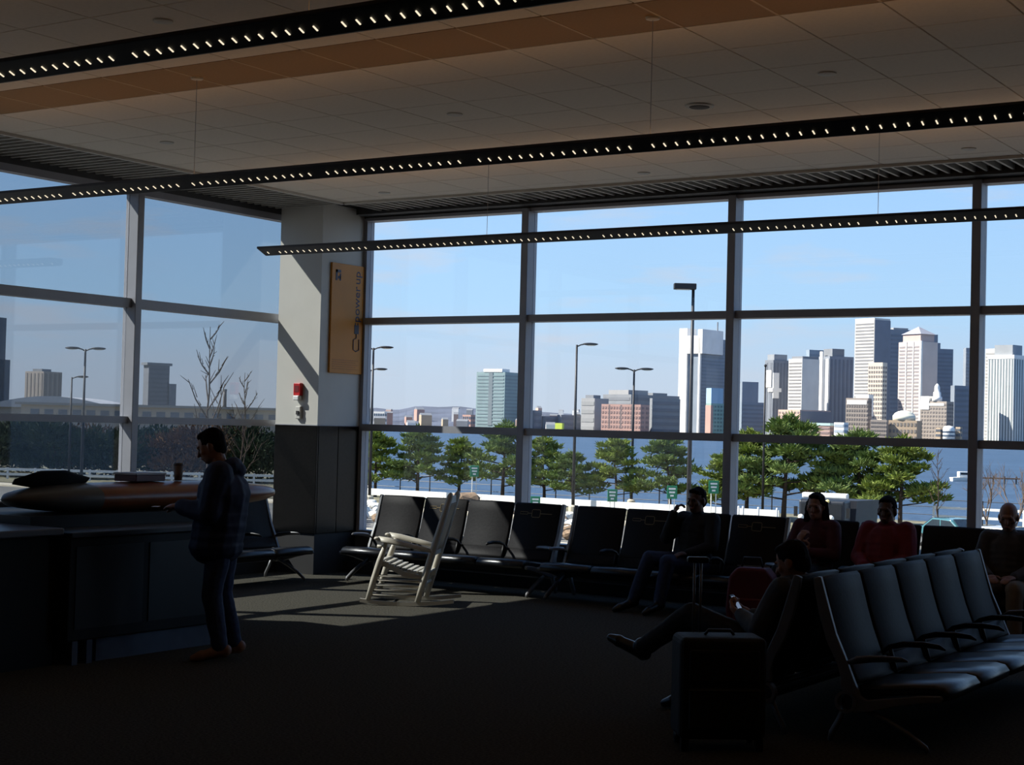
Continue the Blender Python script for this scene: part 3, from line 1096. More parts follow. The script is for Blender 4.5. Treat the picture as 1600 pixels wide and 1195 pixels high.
M_water = mat('harbour_water', (64, 84, 108), .5, var=.12, scale=.05, bump=.0, spec=.05)
_t = M_water.node_tree
_b = _t.nodes.new('ShaderNodeBump')
_b.inputs['Strength'].default_value = .8
_b.inputs['Distance'].default_value = .6
_w = _t.nodes.new('ShaderNodeTexNoise')
_w.inputs['Scale'].default_value = .35
_w.inputs['Detail'].default_value = 6
_c = _t.nodes.new('ShaderNodeTexCoord')
_t.links.new(_c.outputs['Object'], _w.inputs['Vector'])
_t.links.new(_w.outputs['Fac'], _b.inputs['Height'])
_t.links.new(_b.outputs[0], _t.nodes['Principled BSDF'].inputs['Normal'])
M_asph = mat('asphalt', (104, 102, 98), .9, var=.2, scale=.4)
M_verge = mat('winter_grass', (112, 108, 88), .95, var=.35, scale=1.5)
M_walk = mat('concrete_walk', (190, 180, 160), .85, var=.12, scale=1.0)
slab('harbour', [(-9000, 60), (9000, 60), (9000, 14000), (-9000, 14000)], -8, -7, M_water)
slab('ground_near', [(-900, -300), (300, -300), (300, 14.6), (300, 100), (-83, 100), (-900, 100)], -9, GZ, M_asph)
slab('ground_left', [(-83, 100.0), (-2700, 3260), (-6000, 3260), (-6000, -300), (-900.2, -300), (-900.2, 100.2)], -9, GZ-.02, M_verge)
slab('verge', [(-300, 84), (120, 84), (120, 99.8), (-300, 99.8)], GZ-.1, GZ+.06, M_verge)
slab('walkway', [(-300, 60), (120, 60), (120, 64), (-300, 64)], GZ-.1, GZ+.10, M_walk)
slab('walkway_near', [(-300, 79.5), (120, 79.5), (120, 82), (-300, 82)], GZ-.1, GZ+.10, M_walk)
M_far = mat('far_shore', (96, 92, 88), .95, var=.3, scale=.05)
pA, pB = ground(520, 1650, 0), ground(1750, 1650, 0)
pC, pD = ground(1750, 5200, 0), ground(500, 5200, 0)
slab('far_shore', [pA.xy[:], pB.xy[:], pC.xy[:], pD.xy[:]], -9, -5.6, M_far)

# ------------------------------------------------------------------ city
M_glassb = mat('tower_glass', (84, 98, 116), .2, var=.2, scale=.1)
WMAT = {}


def city(c):
    key = 'city_%d_%d_%d' % c
    if sum(c) < 430:                      # distance haze and skylit shade mixed into the dark colours
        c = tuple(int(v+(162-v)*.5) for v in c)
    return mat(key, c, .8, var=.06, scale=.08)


def tower(label, xl, xc, xr, ytop, D, wall, phi=40, win=None, wmat=None, blocks=(), z0=-5.7, group='towers of the far skyline', name='tower', cat='building'):
    c0 = ground(xc, D, z0)
    v = Vector((c0.x, c0.y)).normalized()
    l = Vector((v.y, -v.x))
    ph = R(phi)
    dr = l*math.sin(ph)+v*math.cos(ph)
    k = D/FPX
    L1 = max((xc-xl)*k/math.cos(ph), 1.0)
    L2 = max((xr-xc)*k/math.sin(ph), 1.0)
    H = at(xc, ytop, D).z-z0
    t = thing(name, label, cat, c0, math.atan2(dr.y, dr.x), group)
    MB().box(0, L2, 0, L1, 0, H).build('wall', wall, t)
    if win:
        style, nl, nr, nz_ = win[:4]
        zlo = H*(win[4] if len(win) > 4 else .04)
        zhi = H*.965
        w = MB()
        d = .35
        dz = (zhi-zlo)/nz_
        for side, Ls, n in ((0, L1, nl), (1, L2, nr)):
            if not n:
                continue

            def put(a, b, e, f_):
                if side == 0:
                    w.box(-d, .02, a, b, e, f_)
                else:
                    w.box(a, b, -d, .02, e, f_)
            if style == 'grid':
                for i in range(n):
                    for j in range(nz_):
                        put(Ls*(i+.22)/n, Ls*(i+.78)/n, zlo+dz*(j+.25), zlo+dz*(j+.75))
            elif style == 'band':
                for j in range(nz_):
                    put(Ls*.04, Ls*.96, zlo+dz*(j+.28), zlo+dz*(j+.75))
            elif style == 'rib':
                for i in range(n):
                    put(Ls*(i+.3)/n, Ls*(i+.75)/n, zlo, zhi)
        o = w.build('window_grid', wmat or M_glassb, t)
        o['kind'] = 'stuff'
    for nm, x0, x1, y0, y1, yb, yt, mt in blocks:
        # fractions of the plan; yb and yt are photo rows
        za = at(xc, yb, D).z-z0
        zb = at(xc, yt, D).z-z0
        MB().box(L2*x0, L2*x1, L1*y0, L1*y1, za, zb).build(nm, mt, t)
    t['L1'] = L1
    t['L2'] = L2
    t['H'] = H
    return t


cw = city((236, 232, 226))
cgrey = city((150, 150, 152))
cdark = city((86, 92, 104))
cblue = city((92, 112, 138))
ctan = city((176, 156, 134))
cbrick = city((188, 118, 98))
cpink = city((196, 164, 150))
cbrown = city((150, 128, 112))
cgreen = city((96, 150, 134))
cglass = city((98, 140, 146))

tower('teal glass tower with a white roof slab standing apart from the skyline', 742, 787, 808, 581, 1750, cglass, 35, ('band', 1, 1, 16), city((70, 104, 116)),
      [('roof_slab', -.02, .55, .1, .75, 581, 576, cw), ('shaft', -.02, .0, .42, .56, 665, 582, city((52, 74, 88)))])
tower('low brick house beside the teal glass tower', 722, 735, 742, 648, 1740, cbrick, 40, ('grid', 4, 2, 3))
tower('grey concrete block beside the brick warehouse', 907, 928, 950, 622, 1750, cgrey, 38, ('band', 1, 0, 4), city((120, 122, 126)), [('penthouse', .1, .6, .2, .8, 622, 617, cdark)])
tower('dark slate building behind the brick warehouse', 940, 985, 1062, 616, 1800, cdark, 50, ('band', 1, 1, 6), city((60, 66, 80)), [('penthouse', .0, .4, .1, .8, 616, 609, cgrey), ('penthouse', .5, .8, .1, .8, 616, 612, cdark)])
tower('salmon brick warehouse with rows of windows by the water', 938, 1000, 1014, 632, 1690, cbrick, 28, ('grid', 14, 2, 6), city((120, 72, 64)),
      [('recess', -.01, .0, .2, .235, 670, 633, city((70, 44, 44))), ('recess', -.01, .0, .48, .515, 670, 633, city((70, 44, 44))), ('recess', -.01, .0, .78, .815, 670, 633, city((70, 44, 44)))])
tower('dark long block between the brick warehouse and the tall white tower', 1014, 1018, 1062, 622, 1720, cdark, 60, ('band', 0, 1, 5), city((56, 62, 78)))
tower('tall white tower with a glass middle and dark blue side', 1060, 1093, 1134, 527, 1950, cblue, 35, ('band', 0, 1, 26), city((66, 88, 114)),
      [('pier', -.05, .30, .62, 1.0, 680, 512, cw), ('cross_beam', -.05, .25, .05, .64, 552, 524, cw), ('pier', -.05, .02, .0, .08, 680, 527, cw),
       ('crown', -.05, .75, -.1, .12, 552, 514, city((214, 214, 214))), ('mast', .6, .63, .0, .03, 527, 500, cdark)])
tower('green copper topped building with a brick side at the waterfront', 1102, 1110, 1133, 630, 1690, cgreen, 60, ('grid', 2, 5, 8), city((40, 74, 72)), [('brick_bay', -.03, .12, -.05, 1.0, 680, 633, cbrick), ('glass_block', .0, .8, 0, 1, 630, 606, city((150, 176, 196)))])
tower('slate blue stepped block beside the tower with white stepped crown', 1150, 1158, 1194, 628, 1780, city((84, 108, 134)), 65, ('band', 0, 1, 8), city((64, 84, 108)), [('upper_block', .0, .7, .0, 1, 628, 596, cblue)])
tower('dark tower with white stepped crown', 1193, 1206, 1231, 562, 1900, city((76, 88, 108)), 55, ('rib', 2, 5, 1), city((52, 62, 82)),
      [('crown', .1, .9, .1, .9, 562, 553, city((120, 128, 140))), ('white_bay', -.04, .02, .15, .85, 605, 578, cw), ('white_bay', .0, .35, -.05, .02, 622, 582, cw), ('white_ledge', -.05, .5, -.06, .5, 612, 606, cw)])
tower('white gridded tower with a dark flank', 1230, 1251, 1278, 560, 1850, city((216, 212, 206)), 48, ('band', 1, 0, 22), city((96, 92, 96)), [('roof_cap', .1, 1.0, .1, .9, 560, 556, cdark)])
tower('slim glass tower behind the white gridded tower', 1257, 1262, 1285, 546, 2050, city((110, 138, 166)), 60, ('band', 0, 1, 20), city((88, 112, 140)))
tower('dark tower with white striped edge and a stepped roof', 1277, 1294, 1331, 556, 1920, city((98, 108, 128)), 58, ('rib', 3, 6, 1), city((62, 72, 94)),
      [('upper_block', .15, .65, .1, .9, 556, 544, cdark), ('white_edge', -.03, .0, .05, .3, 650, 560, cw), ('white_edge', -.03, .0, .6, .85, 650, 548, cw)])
tower('brick and white hotel by the water with tall windows', 1215, 1249, 1297, 640, 1700, cpink, 50, ('grid', 7, 0, 7), city((96, 74, 72)), [('shaded_side', .02, 1.02, -.02, .4, 690, 642, city((84, 80, 92)))])  # dark sheet on the right face: its shade put into the colour
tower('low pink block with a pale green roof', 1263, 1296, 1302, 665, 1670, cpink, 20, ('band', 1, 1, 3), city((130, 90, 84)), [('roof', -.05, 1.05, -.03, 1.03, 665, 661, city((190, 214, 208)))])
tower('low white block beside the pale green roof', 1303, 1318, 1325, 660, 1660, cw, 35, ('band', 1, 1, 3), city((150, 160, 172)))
tower('tallest tower, pale with rows of dark windows', 1333, 1363, 1387, 496, 2100, city((206, 200, 192)), 45, ('band', 1, 0, 34), city((96, 96, 104)), [('shaded_flank', .0, 1.01, -.02, .02, 690, 499, city((88, 98, 120)))])  # thin sheet carries the shade of the right face as colour
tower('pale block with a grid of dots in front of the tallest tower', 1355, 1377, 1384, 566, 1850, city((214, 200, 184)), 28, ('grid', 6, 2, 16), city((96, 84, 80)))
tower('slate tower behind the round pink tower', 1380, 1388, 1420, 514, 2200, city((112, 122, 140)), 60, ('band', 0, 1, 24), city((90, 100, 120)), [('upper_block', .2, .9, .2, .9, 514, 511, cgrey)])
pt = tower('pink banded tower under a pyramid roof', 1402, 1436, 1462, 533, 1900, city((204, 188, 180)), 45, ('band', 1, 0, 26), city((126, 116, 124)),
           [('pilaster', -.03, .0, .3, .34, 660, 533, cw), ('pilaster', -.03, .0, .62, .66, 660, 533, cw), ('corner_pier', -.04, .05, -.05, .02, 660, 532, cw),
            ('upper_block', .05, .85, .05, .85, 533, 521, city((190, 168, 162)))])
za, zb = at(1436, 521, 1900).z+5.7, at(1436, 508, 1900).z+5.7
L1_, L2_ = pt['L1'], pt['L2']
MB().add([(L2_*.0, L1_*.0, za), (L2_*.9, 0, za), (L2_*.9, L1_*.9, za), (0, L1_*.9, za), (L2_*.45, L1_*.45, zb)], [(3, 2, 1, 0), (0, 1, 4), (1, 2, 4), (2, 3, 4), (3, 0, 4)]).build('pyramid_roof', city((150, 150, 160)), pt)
tower('broad shade-coloured tower with stepped shoulders behind the pyramid roof', 1440, 1452, 1486, 544, 1980, city((92, 106, 130)), 62, ('band', 0, 1, 22), city((70, 84, 108)), [('shoulder', .0, .30, .0, 1, 544, 522, city((92, 106, 130))), ('shoulder', .30, .42, .0, 1, 544, 535, city((92, 106, 130)))])  # shaded body of the pyramid tower, the shade held in its wall colour
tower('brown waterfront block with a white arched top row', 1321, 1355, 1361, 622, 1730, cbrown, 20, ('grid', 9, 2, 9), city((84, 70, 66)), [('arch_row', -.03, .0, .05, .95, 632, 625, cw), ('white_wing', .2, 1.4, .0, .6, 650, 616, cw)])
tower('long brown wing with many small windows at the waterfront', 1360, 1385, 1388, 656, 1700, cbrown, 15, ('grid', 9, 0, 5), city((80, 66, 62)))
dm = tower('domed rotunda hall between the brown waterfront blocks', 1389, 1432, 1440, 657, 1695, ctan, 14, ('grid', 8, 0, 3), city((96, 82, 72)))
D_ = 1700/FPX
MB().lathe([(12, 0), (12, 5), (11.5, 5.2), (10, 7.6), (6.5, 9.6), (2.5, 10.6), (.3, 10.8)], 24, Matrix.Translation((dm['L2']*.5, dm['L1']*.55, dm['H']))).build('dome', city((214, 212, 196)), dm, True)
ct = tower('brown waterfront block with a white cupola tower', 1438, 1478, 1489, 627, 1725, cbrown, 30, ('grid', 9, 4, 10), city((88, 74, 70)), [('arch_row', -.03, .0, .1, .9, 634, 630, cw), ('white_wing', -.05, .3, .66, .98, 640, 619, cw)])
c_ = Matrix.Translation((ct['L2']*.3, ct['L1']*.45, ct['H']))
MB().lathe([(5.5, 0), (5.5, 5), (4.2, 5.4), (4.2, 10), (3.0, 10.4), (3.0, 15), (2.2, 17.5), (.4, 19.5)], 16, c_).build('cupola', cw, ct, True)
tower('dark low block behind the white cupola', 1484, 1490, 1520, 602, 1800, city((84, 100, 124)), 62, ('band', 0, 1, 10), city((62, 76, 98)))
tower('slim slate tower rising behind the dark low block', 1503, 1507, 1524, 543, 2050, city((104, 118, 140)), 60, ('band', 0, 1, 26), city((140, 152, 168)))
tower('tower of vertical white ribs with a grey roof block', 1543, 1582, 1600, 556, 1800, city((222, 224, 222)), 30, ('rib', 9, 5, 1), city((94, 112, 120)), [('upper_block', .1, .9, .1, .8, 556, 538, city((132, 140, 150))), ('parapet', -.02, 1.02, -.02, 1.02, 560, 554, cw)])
tower('pale slab tower partly behind the ribbed tower', 1538, 1556, 1570, 544, 2000, city((206, 196, 182)), 45, ('band', 1, 1, 26), city((150, 150, 152)))
for x0, x1, yt, lab in ((1462, 1472, 668, 'small tan waterfront house with a flat roof'), (1493, 1503, 667, 'small pale waterfront house beside the round pavilion')):
    tower(lab, x0, x1-3, x1, yt, 1668, ctan, 30, ('grid', 3, 1, 3))
t = thing('pavilion', 'round white waterfront pavilion with dark window bands', 'building', ground(1482, 1668, -5.7), 0, 'towers of the far skyline')
MB().lathe([(6.2, 0), (6.2, 15), (5.0, 17.5), (1, 18.5)], 20).build('wall', cw, t, True)
for z in (3, 7, 11):
    MB().lathe([(6.35, z), (6.35, z+1.8)], 20).build('window_band', M_glassb, t)
# houses of the low town on the hill
random.seed(11)
hill_cols = [cw, ctan, cbrick, cgrey, cpink, cbrown]
hills = MB()
pts = []
for k in range(41):
    x = 480+k*12
    pts.append((x, 640+8*noise.noise(Vector((x*.02, 3, 0)))-6*math.exp(-((x-670)/60)**2)+max(0, (x-800))*.07))
vs_, fs_ = [], []
for x, y in pts:
    a, b, c = ground(x, 1900, -6.5), at(x, y, 2350), ground(x, 2800, -6.5)
    vs_ += [a, b, c]
for k in range(40):
    fs_ += [(3*k, 3*k+3, 3*k+4, 3*k+1), (3*k+1, 3*k+4, 3*k+5, 3*k+2)]
o = hills.add(vs_, fs_).build('hillside', mat('town_hill', (78, 84, 100), .95, var=.3, scale=.02))
o['kind'] = 'structure'
wallw = {0: 'white', 1: 'tan', 2: 'brick', 3: 'grey', 4: 'pink', 5: 'brown'}
placed = []
hn = 0
for k in range(110):
    x = random.uniform(572, 905)
    if 738 < x < 812:
        continue
    row = k % 3
    D = (1700, 1850, 2050)[row]
    yb = (668, 657, 648)[row]
    if any(abs(x-q)*D/FPX < 17 for q, r_ in placed if r_ == row):
        continue
    placed.append((x, row))
    p = at(x, yb+random.uniform(-2, 3), D)
    w, d, h = random.uniform(5, 13), random.uniform(5, 9), random.uniform(5, 10)
    ci = random.choice((0, 0, 1, 2, 3, 4, 5))
    t = thing('house', '%s house among the low houses of the far shore' % wallw[ci], 'house', (p.x, p.y, p.z), random.uniform(.2, 1.2), 'small houses of the far shore')
    MB().box(-w/2, w/2, -d/2, d/2, -14, h).build('wall', hill_cols[ci], t)
    MB().add([(-w/2, -d/2, h), (w/2, -d/2, h), (w/2, d/2, h), (-w/2, d/2, h), (-w/2, 0, h+d*.3), (w/2, 0, h+d*.3)], [(0, 1, 5, 4), (2, 3, 4, 5), (0, 4, 3), (1, 2, 5), (3, 2, 1, 0)]).build('roof', cdark, t)
    hn += 1
tower('broad white block at the foot of the hill town', 583, 600, 604, 643, 1720, cw, 20, ('grid', 5, 1, 3), None)
tower('yellow green shed at the water edge', 867, 878, 881, 661, 1668, city((206, 220, 90)), 20)
for x0, x1, yt, lab in ((828, 846, 641, 'dark warehouse with a stepped roof at the far shore'), (846, 870, 650, 'long dark warehouse at the far shore'), (870, 908, 648, 'low dark warehouse beside the grey concrete block')):
    tower(lab, x0, x0+6, x1, yt, 1760, city((96, 98, 112)), 60, ('band', 0, 1, 3), city((70, 74, 90)))

# buildings seen through the side windows
tower('dark tall slab block with a lower wing beyond the side windows', -60, -20, 4, 494, 900, cdark, 45, None, z0=GZ, group='buildings beyond the side windows', blocks=[('lower_wing', .6, 1.32, .0, .5, 650, 560, cdark)])
tower('brown and slate twin tower blocks beyond the side windows', 38, 66, 94, 580, 1500, cbrown, 45, ('rib', 5, 4, 1), city((100, 84, 76)), [('roof_room', .1, .6, .2, .7, 580, 576, cdark)], z0=GZ, group='buildings beyond the side windows')
tower('dark tower with a thin roof cap beyond the side windows', 222, 230, 262, 570, 1300, city((70, 74, 88)), 60, ('band', 0, 1, 12), city((52, 56, 70)), [('roof_cap', -.1, 1.1, -.1, 1.1, 570, 566, cdark), ('annex', .9, 1.35, .0, .8, 650, 598, cdark)], z0=GZ, group='buildings beyond the side windows')
t = thing('chimney', 'thin dark chimney beyond the side windows', 'chimney', ground(350, 1100, GZ))
MB().lathe([(1.5, 0), (1.2, 20), (1.2, 25)], 12).build('stack', city((76, 66, 66)), t, True)
MB().lathe([(1.35, 24), (1.35, 25.4)], 12).build('cap_ring', cdark, t)
tl = thing('terminal_building', 'long low pale terminal building beyond the side windows', 'building', ground(250, 330, GZ), math.atan2(CR.y, CR.x), 'buildings beyond the side windows')
MB().box(-29, 26, 0, 20, 0, 7.3).build('wall', city((168, 158, 148)), tl)
MB().box(-30, 27, -1, 21, 7.3, 7.8).build('roof', city((120, 116, 112)), tl)
for k in range(18):
    MB().box(-27+k*2.9, -25.2+k*2.9, -.12, .05, 4.6, 6.4).build('window', M_glassb, tl)
th = thing('hangar', 'low grey hangar with a curved roof beyond the side windows', 'building', ground(80, 420, GZ), math.atan2(CR.y, CR.x), 'buildings beyond the side windows')
arc = [(-16+32*k/16, 7.0+2.6*math.sin(math.pi*k/16)) for k in range(17)]
MB().prism([(-16, 0)]+arc+[(16, 0)], 0, 30, 'y').build('wall', city((128, 124, 124)), th)
MB().prism([(-17, 7.0)]+[(x*1.06, z+.5) for x, z in arc]+[(17, 7.0)], -1.5, 31, 'y').build('roof', city((176, 176, 180)), th)

# ------------------------------------------------------------------ lamp posts
M_pole = mat('lamp_pole', (40, 40, 44), .5, metal=.3)


def lamp_post(label, x, ytop, Y, kind, rot=0.0):
    b = at_y(x, Y, GZ)
    d = seen(b)[2]
    h = at(x, ytop, d).z-GZ
    t = thing('lamp_post', label, 'street lamp', b, math.atan2(CR.y, CR.x)+rot, 'street lamps outside')
    MB().tube([(0, 0, 0), (0, 0, h*.5), (0, 0, h)], [.11, .09, .065], 8).build('pole', M_pole, t, True)
    MB().lathe([(.28, 0), (.28, .5), (.16, .6)], 12).build('base', M_walk, t)
    if kind == 'box':
        MB().tube([(0, 0, h-.1), (-.3, 0, h-.05)], .05, 6).build('arm', M_pole, t)
        hd_ = bevel(MB().box(-.85, .12, -.2, .2, h-.12, h+.14).build('lamp_head', M_pole, t), .03)
        MB().box(-.75, -.15, -.15, .15, h-.135, h-.12).build('lens', mat('lamp_lens', (200, 200, 196), .3), hd_)
        return t
    for s_ in ((-1, 1) if kind == 'double' else (1,)):
        MB().tube([(0, 0, h-.12), (s_*.25, 0, h), (s_*.45, 0, h+.04)], .045, 6).build('arm', M_pole, t)
        hd_ = MB().ball((s_*.85, 0, h+.06), (.5, .16, .09), 12, 8).build('lamp_head', M_pole, t, True)
        MB().ball((s_*.88, 0, h+.0), (.32, .11, .05), 10, 6).build('lens', mat('lamp_lens', (200, 200, 196), .3), hd_, True)
    return t


lamp_post('tall lamp post with one square head close to the terminal', 1074, 447, 62, 'box')
lamp_post('lamp post with a single curved head to one side', 895, 538, 86, 'single')
lamp_post('twin-headed lamp post near the brick warehouse', 986, 577, 97, 'double')
lamp_post('taller twin-headed lamp post beside the column', 577, 543, 84, 'double')
lamp_post('shorter twin-headed lamp post beside the column', 573, 577, 97, 'double')
lamp_post('twin-headed lamp post beyond the side windows', 126, 545, 72, 'double')
lamp_post('short single-headed lamp post beyond the side windows', 107, 589, 88, 'single')
t = thing('flag_pole', 'plain thin dark pole among the pines', 'pole', at_y(1191, 88, GZ))
MB().tube([(0, 0, 0), (0, 0, 9.4)], [.09, .05], 8).build('pole', M_pole, t, True)
MB().ball((0, 0, 9.45), .09).build('finial', M_pole, t, True)

# ------------------------------------------------------------------ trees
M_bark = mat('bark', (70, 56, 46), .9, var=.3, scale=8)
M_pine = mat('pine_needles', (128, 142, 64), .75, var=.45, scale=2.2, detail=6)
M_pine2 = mat('pine_needles_dark', (112, 130, 68), .75, var=.45, scale=2.2, detail=6)
M_twig = mat('bare_twig', (110, 92, 78), .9, var=.3)
M_brush = mat('winter_brush', (112, 84, 58), .9, var=.45, scale=1.2)
M_ever = mat('evergreen_brush', (60, 72, 46), .9, var=.4, scale=1.2)


def tufts(mb, c, rad, n, size):
    for _ in range(n):
        d = Vector((random.gauss(0, 1), random.gauss(0, 1), random.gauss(0, .6)))
        d = d.normalized()*(random.random()**.4)
        p = Vector(c)+Vector((d.x*rad[0], d.y*rad[1], d.z*rad[2]))
        o_ = (d+Vector((0, 0, .55))+Vector((random.uniform(-.6, .6), random.uniform(-.6, .6), random.uniform(-.2, .5)))).normalized()
        s_ = o_.orthogonal().normalized()
        s_ = Matrix.Rotation(random.uniform(0, 6.28), 3, o_) @ s_
        L_ = size*random.uniform(.7, 1.3)
        w_ = size*.23
        b2 = o_.cross(s_)
        mb.add([p-s_*w_, p+s_*w_, p+o_*L_, p+b2*w_, p-b2*w_], [(0, 1, 2), (3, 4, 2)])


def pine_meshes(seed):
    random.seed(seed)
    H = 5.6
    lean = Vector((random.uniform(-.5, .5), random.uniform(-.3, .3), 0))
    tr = [Vector((lean.x*(k/6)**1.5+random.uniform(-.06, .06), lean.y*(k/6)**1.5, H*.95*k/6)) for k in range(7)]
    trunk = MB()
    trunk.tube(tr, [.13-.017*k for k in range(7)], 7)
    fol = MB()

    def along(u):
        k = min(5, int(u*6))
        return tr[k].lerp(tr[k+1], u*6-k)
    nb = 19
    for k in range(nb):
        u = .22+.74*k/(nb-1)
        b0 = along(u)
        a = k*2.4+random.uniform(-.5, .5)
        ln = (2.15-1.6*(u-.22)/.74)*random.uniform(.75, 1.25)
        e = b0+Vector((math.cos(a)*ln, math.sin(a)*ln, ln*random.uniform(.05, .35)))
        mid = b0.lerp(e, .5)+Vector((0, 0, -.05))
        trunk.tube([b0, mid, e], [.05, .035, .015], 5)
        for q, r_ in ((.55, .40), (.85, .48), (1.02, .38)):
            c = b0.lerp(e, q)+Vector((random.uniform(-.15, .15), random.uniform(-.15, .15), .08))
            tufts(fol, c, (r_*1.25, r_*1.25, r_*.5), 58, .33)
    tufts(fol, tr[-1]+Vector((0, 0, .05)), (.3, .3, .45), 70, .3)
    return trunk.mesh('trunk', True), fol.mesh('foliage')


pines = [pine_meshes(s_) for s_ in (3, 14, 25, 36)]
for a, b in pines:
    a.materials.append(M_bark)
for i, (a, b) in enumerate(pines):
    b.materials.append(M_pine if i % 2 == 0 else M_pine2)
PINE = [(586, 672, 92, 0, 'half hidden by the column'), (652, 666, 93, 1, 'dense, second from the column'), (716, 684, 95, 2, 'thin, beside the dark green sign'),
        (784, 658, 93, 3, 'in front of the teal glass tower'), (850, 682, 94, 0, 'behind the mullion by the teal tower'), (895, 706, 92, 1, 'low, at the foot of the single lamp'),
        (962, 684, 93, 2, 'in front of the brick warehouse'), (1046, 680, 93, 3, 'behind the tall square lamp'), (1128, 708, 90, 2, 'small, half behind the mullion by the white poles'),
        (1166, 672, 92, 0, 'beside the thin dark pole'), (1226, 648, 91, 3, 'tallest, with a pointed tip'), (1308, 694, 92, 2, 'behind the plough truck'),
        (1345, 672, 92, 1, 'in front of the brown waterfront block'), (1406, 682, 91, 0, 'beside the bare tree')]
for x, yt, Y, vi, where in PINE:
    b = at_y(x, Y, GZ+.05)
    d = seen(b)[2]
    h = at(x, yt, d).z-GZ
    t = thing('pine_tree', 'green pine on the shore, '+where, 'tree', b, random.uniform(0, 6.28), 'pines along the shore')
    s_ = h/5.75
    t.scale = (s_*1.2, s_*1.2, s_)
    obj('trunk', pines[vi][0], None, t)
    obj('foliage', pines[vi][1], None, t)['kind'] = 'stuff'


def bare_mesh(seed, H, spread=.55, depth=5):
    random.seed(seed)
    mb = MB()

    def grow(p, d, ln, r_, lv):
        q = p+d*ln
        m_ = p.lerp(q, .5)+Vector((random.uniform(-.05, .05), random.uniform(-.05, .05), 0))*ln
        mb.tube([p, m_, q], [r_, r_*.85, r_*.7], 6 if lv > 3 else 4, cap=False)
        if lv == 0:
            return
        for k in range(3 if lv > 1 else 2):
            ax = Vector((random.gauss(0, 1), random.gauss(0, 1), random.gauss(0, .4))).normalized()
            nd = (d+ax*spread*random.uniform(.6, 1.2)+Vector((0, 0, .12))).normalized()
            grow(p.lerp(q, random.uniform(.55, 1.0)), nd, ln*random.uniform(.6, .85), r_*.62, lv-1)
    grow(Vector((0, 0, 0)), Vector((0, 0, 1)), H*.34, H*(.009 if depth == 4 else .013), depth)
    return mb.mesh('branches', True)


def leader_mesh(seed, H, wide=.34):
    random.seed(seed)
    mb = MB()
    n = 10
    tr = [Vector((random.uniform(-.012, .012)*H, random.uniform(-.012, .012)*H, H*k/n)) for k in range(n+1)]
    mb.tube(tr, [H*.0085*(1-k/n)+.012 for k in range(n+1)], 6, cap=False)
    for k in range(17):
        u = .28+.66*k/16
        b0 = tr[int(u*n)].lerp(tr[min(n, int(u*n)+1)], u*n-int(u*n))
        a_ = k*2.4+random.uniform(-.4, .4)
        ln = H*wide*(1.15-u)*random.uniform(.7, 1.2)
        d = Vector((math.cos(a_)*.55, math.sin(a_)*.55, .85)).normalized()
        e = b0+d*ln
        mb.tube([b0, b0.lerp(e, .5)+Vector((math.cos(a_), math.sin(a_), 0))*ln*.06, e], [H*.0038, H*.003, H*.0014], 4, cap=False)
        for q_ in (.35, .55, .75, .9):
            p0 = b0.lerp(e, q_)
            d2 = (d+Vector((random.gauss(0, .45), random.gauss(0, .45), random.gauss(0, .2)))).normalized()
            p1 = p0+d2*ln*random.uniform(.22, .42)
            mb.tube([p0, p1], [H*.0022, H*.001], 4, cap=False)
    return mb.mesh('branches', True)


for x, yt, Y, sd_, lab in ((1464, 700, 87, 5, 'slender bare tree next to the pine row'), (1583, 722, 78, 9, 'bare pale branched tree behind the bald man'),
                           (1542, 716, 80, 21, 'thin bare sapling beside the jetty'), (320, 500, 52, 12, 'tall bare tree beyond the side windows'),
                           (376, 578, 66, 17, 'smaller bare tree beyond the side windows')):
    b = at_y(x, Y, GZ)
    h = at(x, yt, seen(b)[2]).z-GZ
    t = thing('bare_tree', lab, 'tree', b, 0, 'bare winter trees')
    me = leader_mesh(sd_, h) if x < 1500 else bare_mesh(sd_, h, .5, 5)
    obj('branches', me, M_twig if x > 1500 else M_bark, t)
    zmax = max(v.co.z for v in me.vertices)
    t.scale = (h/zmax,)*3


def shrub(label, x, D, w, h, material, seed, group):
    random.seed(seed)
    b = ground(x, D, GZ)
    t = thing('shrub', label, 'shrub', b, random.uniform(0, 3), group)
    fo, st = MB(), MB()
    for k in range(9):
        a = random.uniform(0, 6.28)
        r_ = random.uniform(.1, .42)*w
        e = Vector((math.cos(a)*r_, math.sin(a)*r_, h*random.uniform(.45, .85)))
        st.tube([(0, 0, 0), e*.5+Vector((0, 0, .1)), e], [.06, .04, .015], 4)
        tufts(fo, e, (w*.26, w*.26, h*.24), 260, .42)
    tufts(fo, (0, 0, h*.3), (w*.5, w*.5, h*.34), 900, .45)
    obj('stems', st.mesh('stems'), M_bark, t)
    obj('foliage', fo.mesh('foliage'), material, t)['kind'] = 'stuff'
    return t


SG = 'brushy trees beyond the side windows'
for k, (x, w, hh, mt, lab) in enumerate(((-10, 8, 5.1, M_ever, 'dark green bushy tree under the tall slab block'), (42, 8, 5.0, M_ever, 'dark green bushy tree under the twin tower blocks'),
                                         (92, 7.5, 4.9, M_ever, 'dark green bushy tree under the single lamp'), (130, 7, 4.7, M_brush, 'brown winter bush under the twin-headed lamp'),
                                         (178, 7.5, 5.0, M_ever, 'dark bushy tree beside the side window mullion'), (240, 7, 4.9, M_ever, 'dark bushy tree under the capped tower'),
                                         (290, 7, 4.8, M_brush, 'brown winter bush beside the standing man'), (350, 8, 4.9, M_brush, 'brown winter bush behind the standing man'),
                                         (405, 7.5, 4.9, M_ever, 'dark bushy tree next to the steel column'))):
    shrub(lab, x, 138+6*(k % 2), w, hh, mt, 50+k, SG)

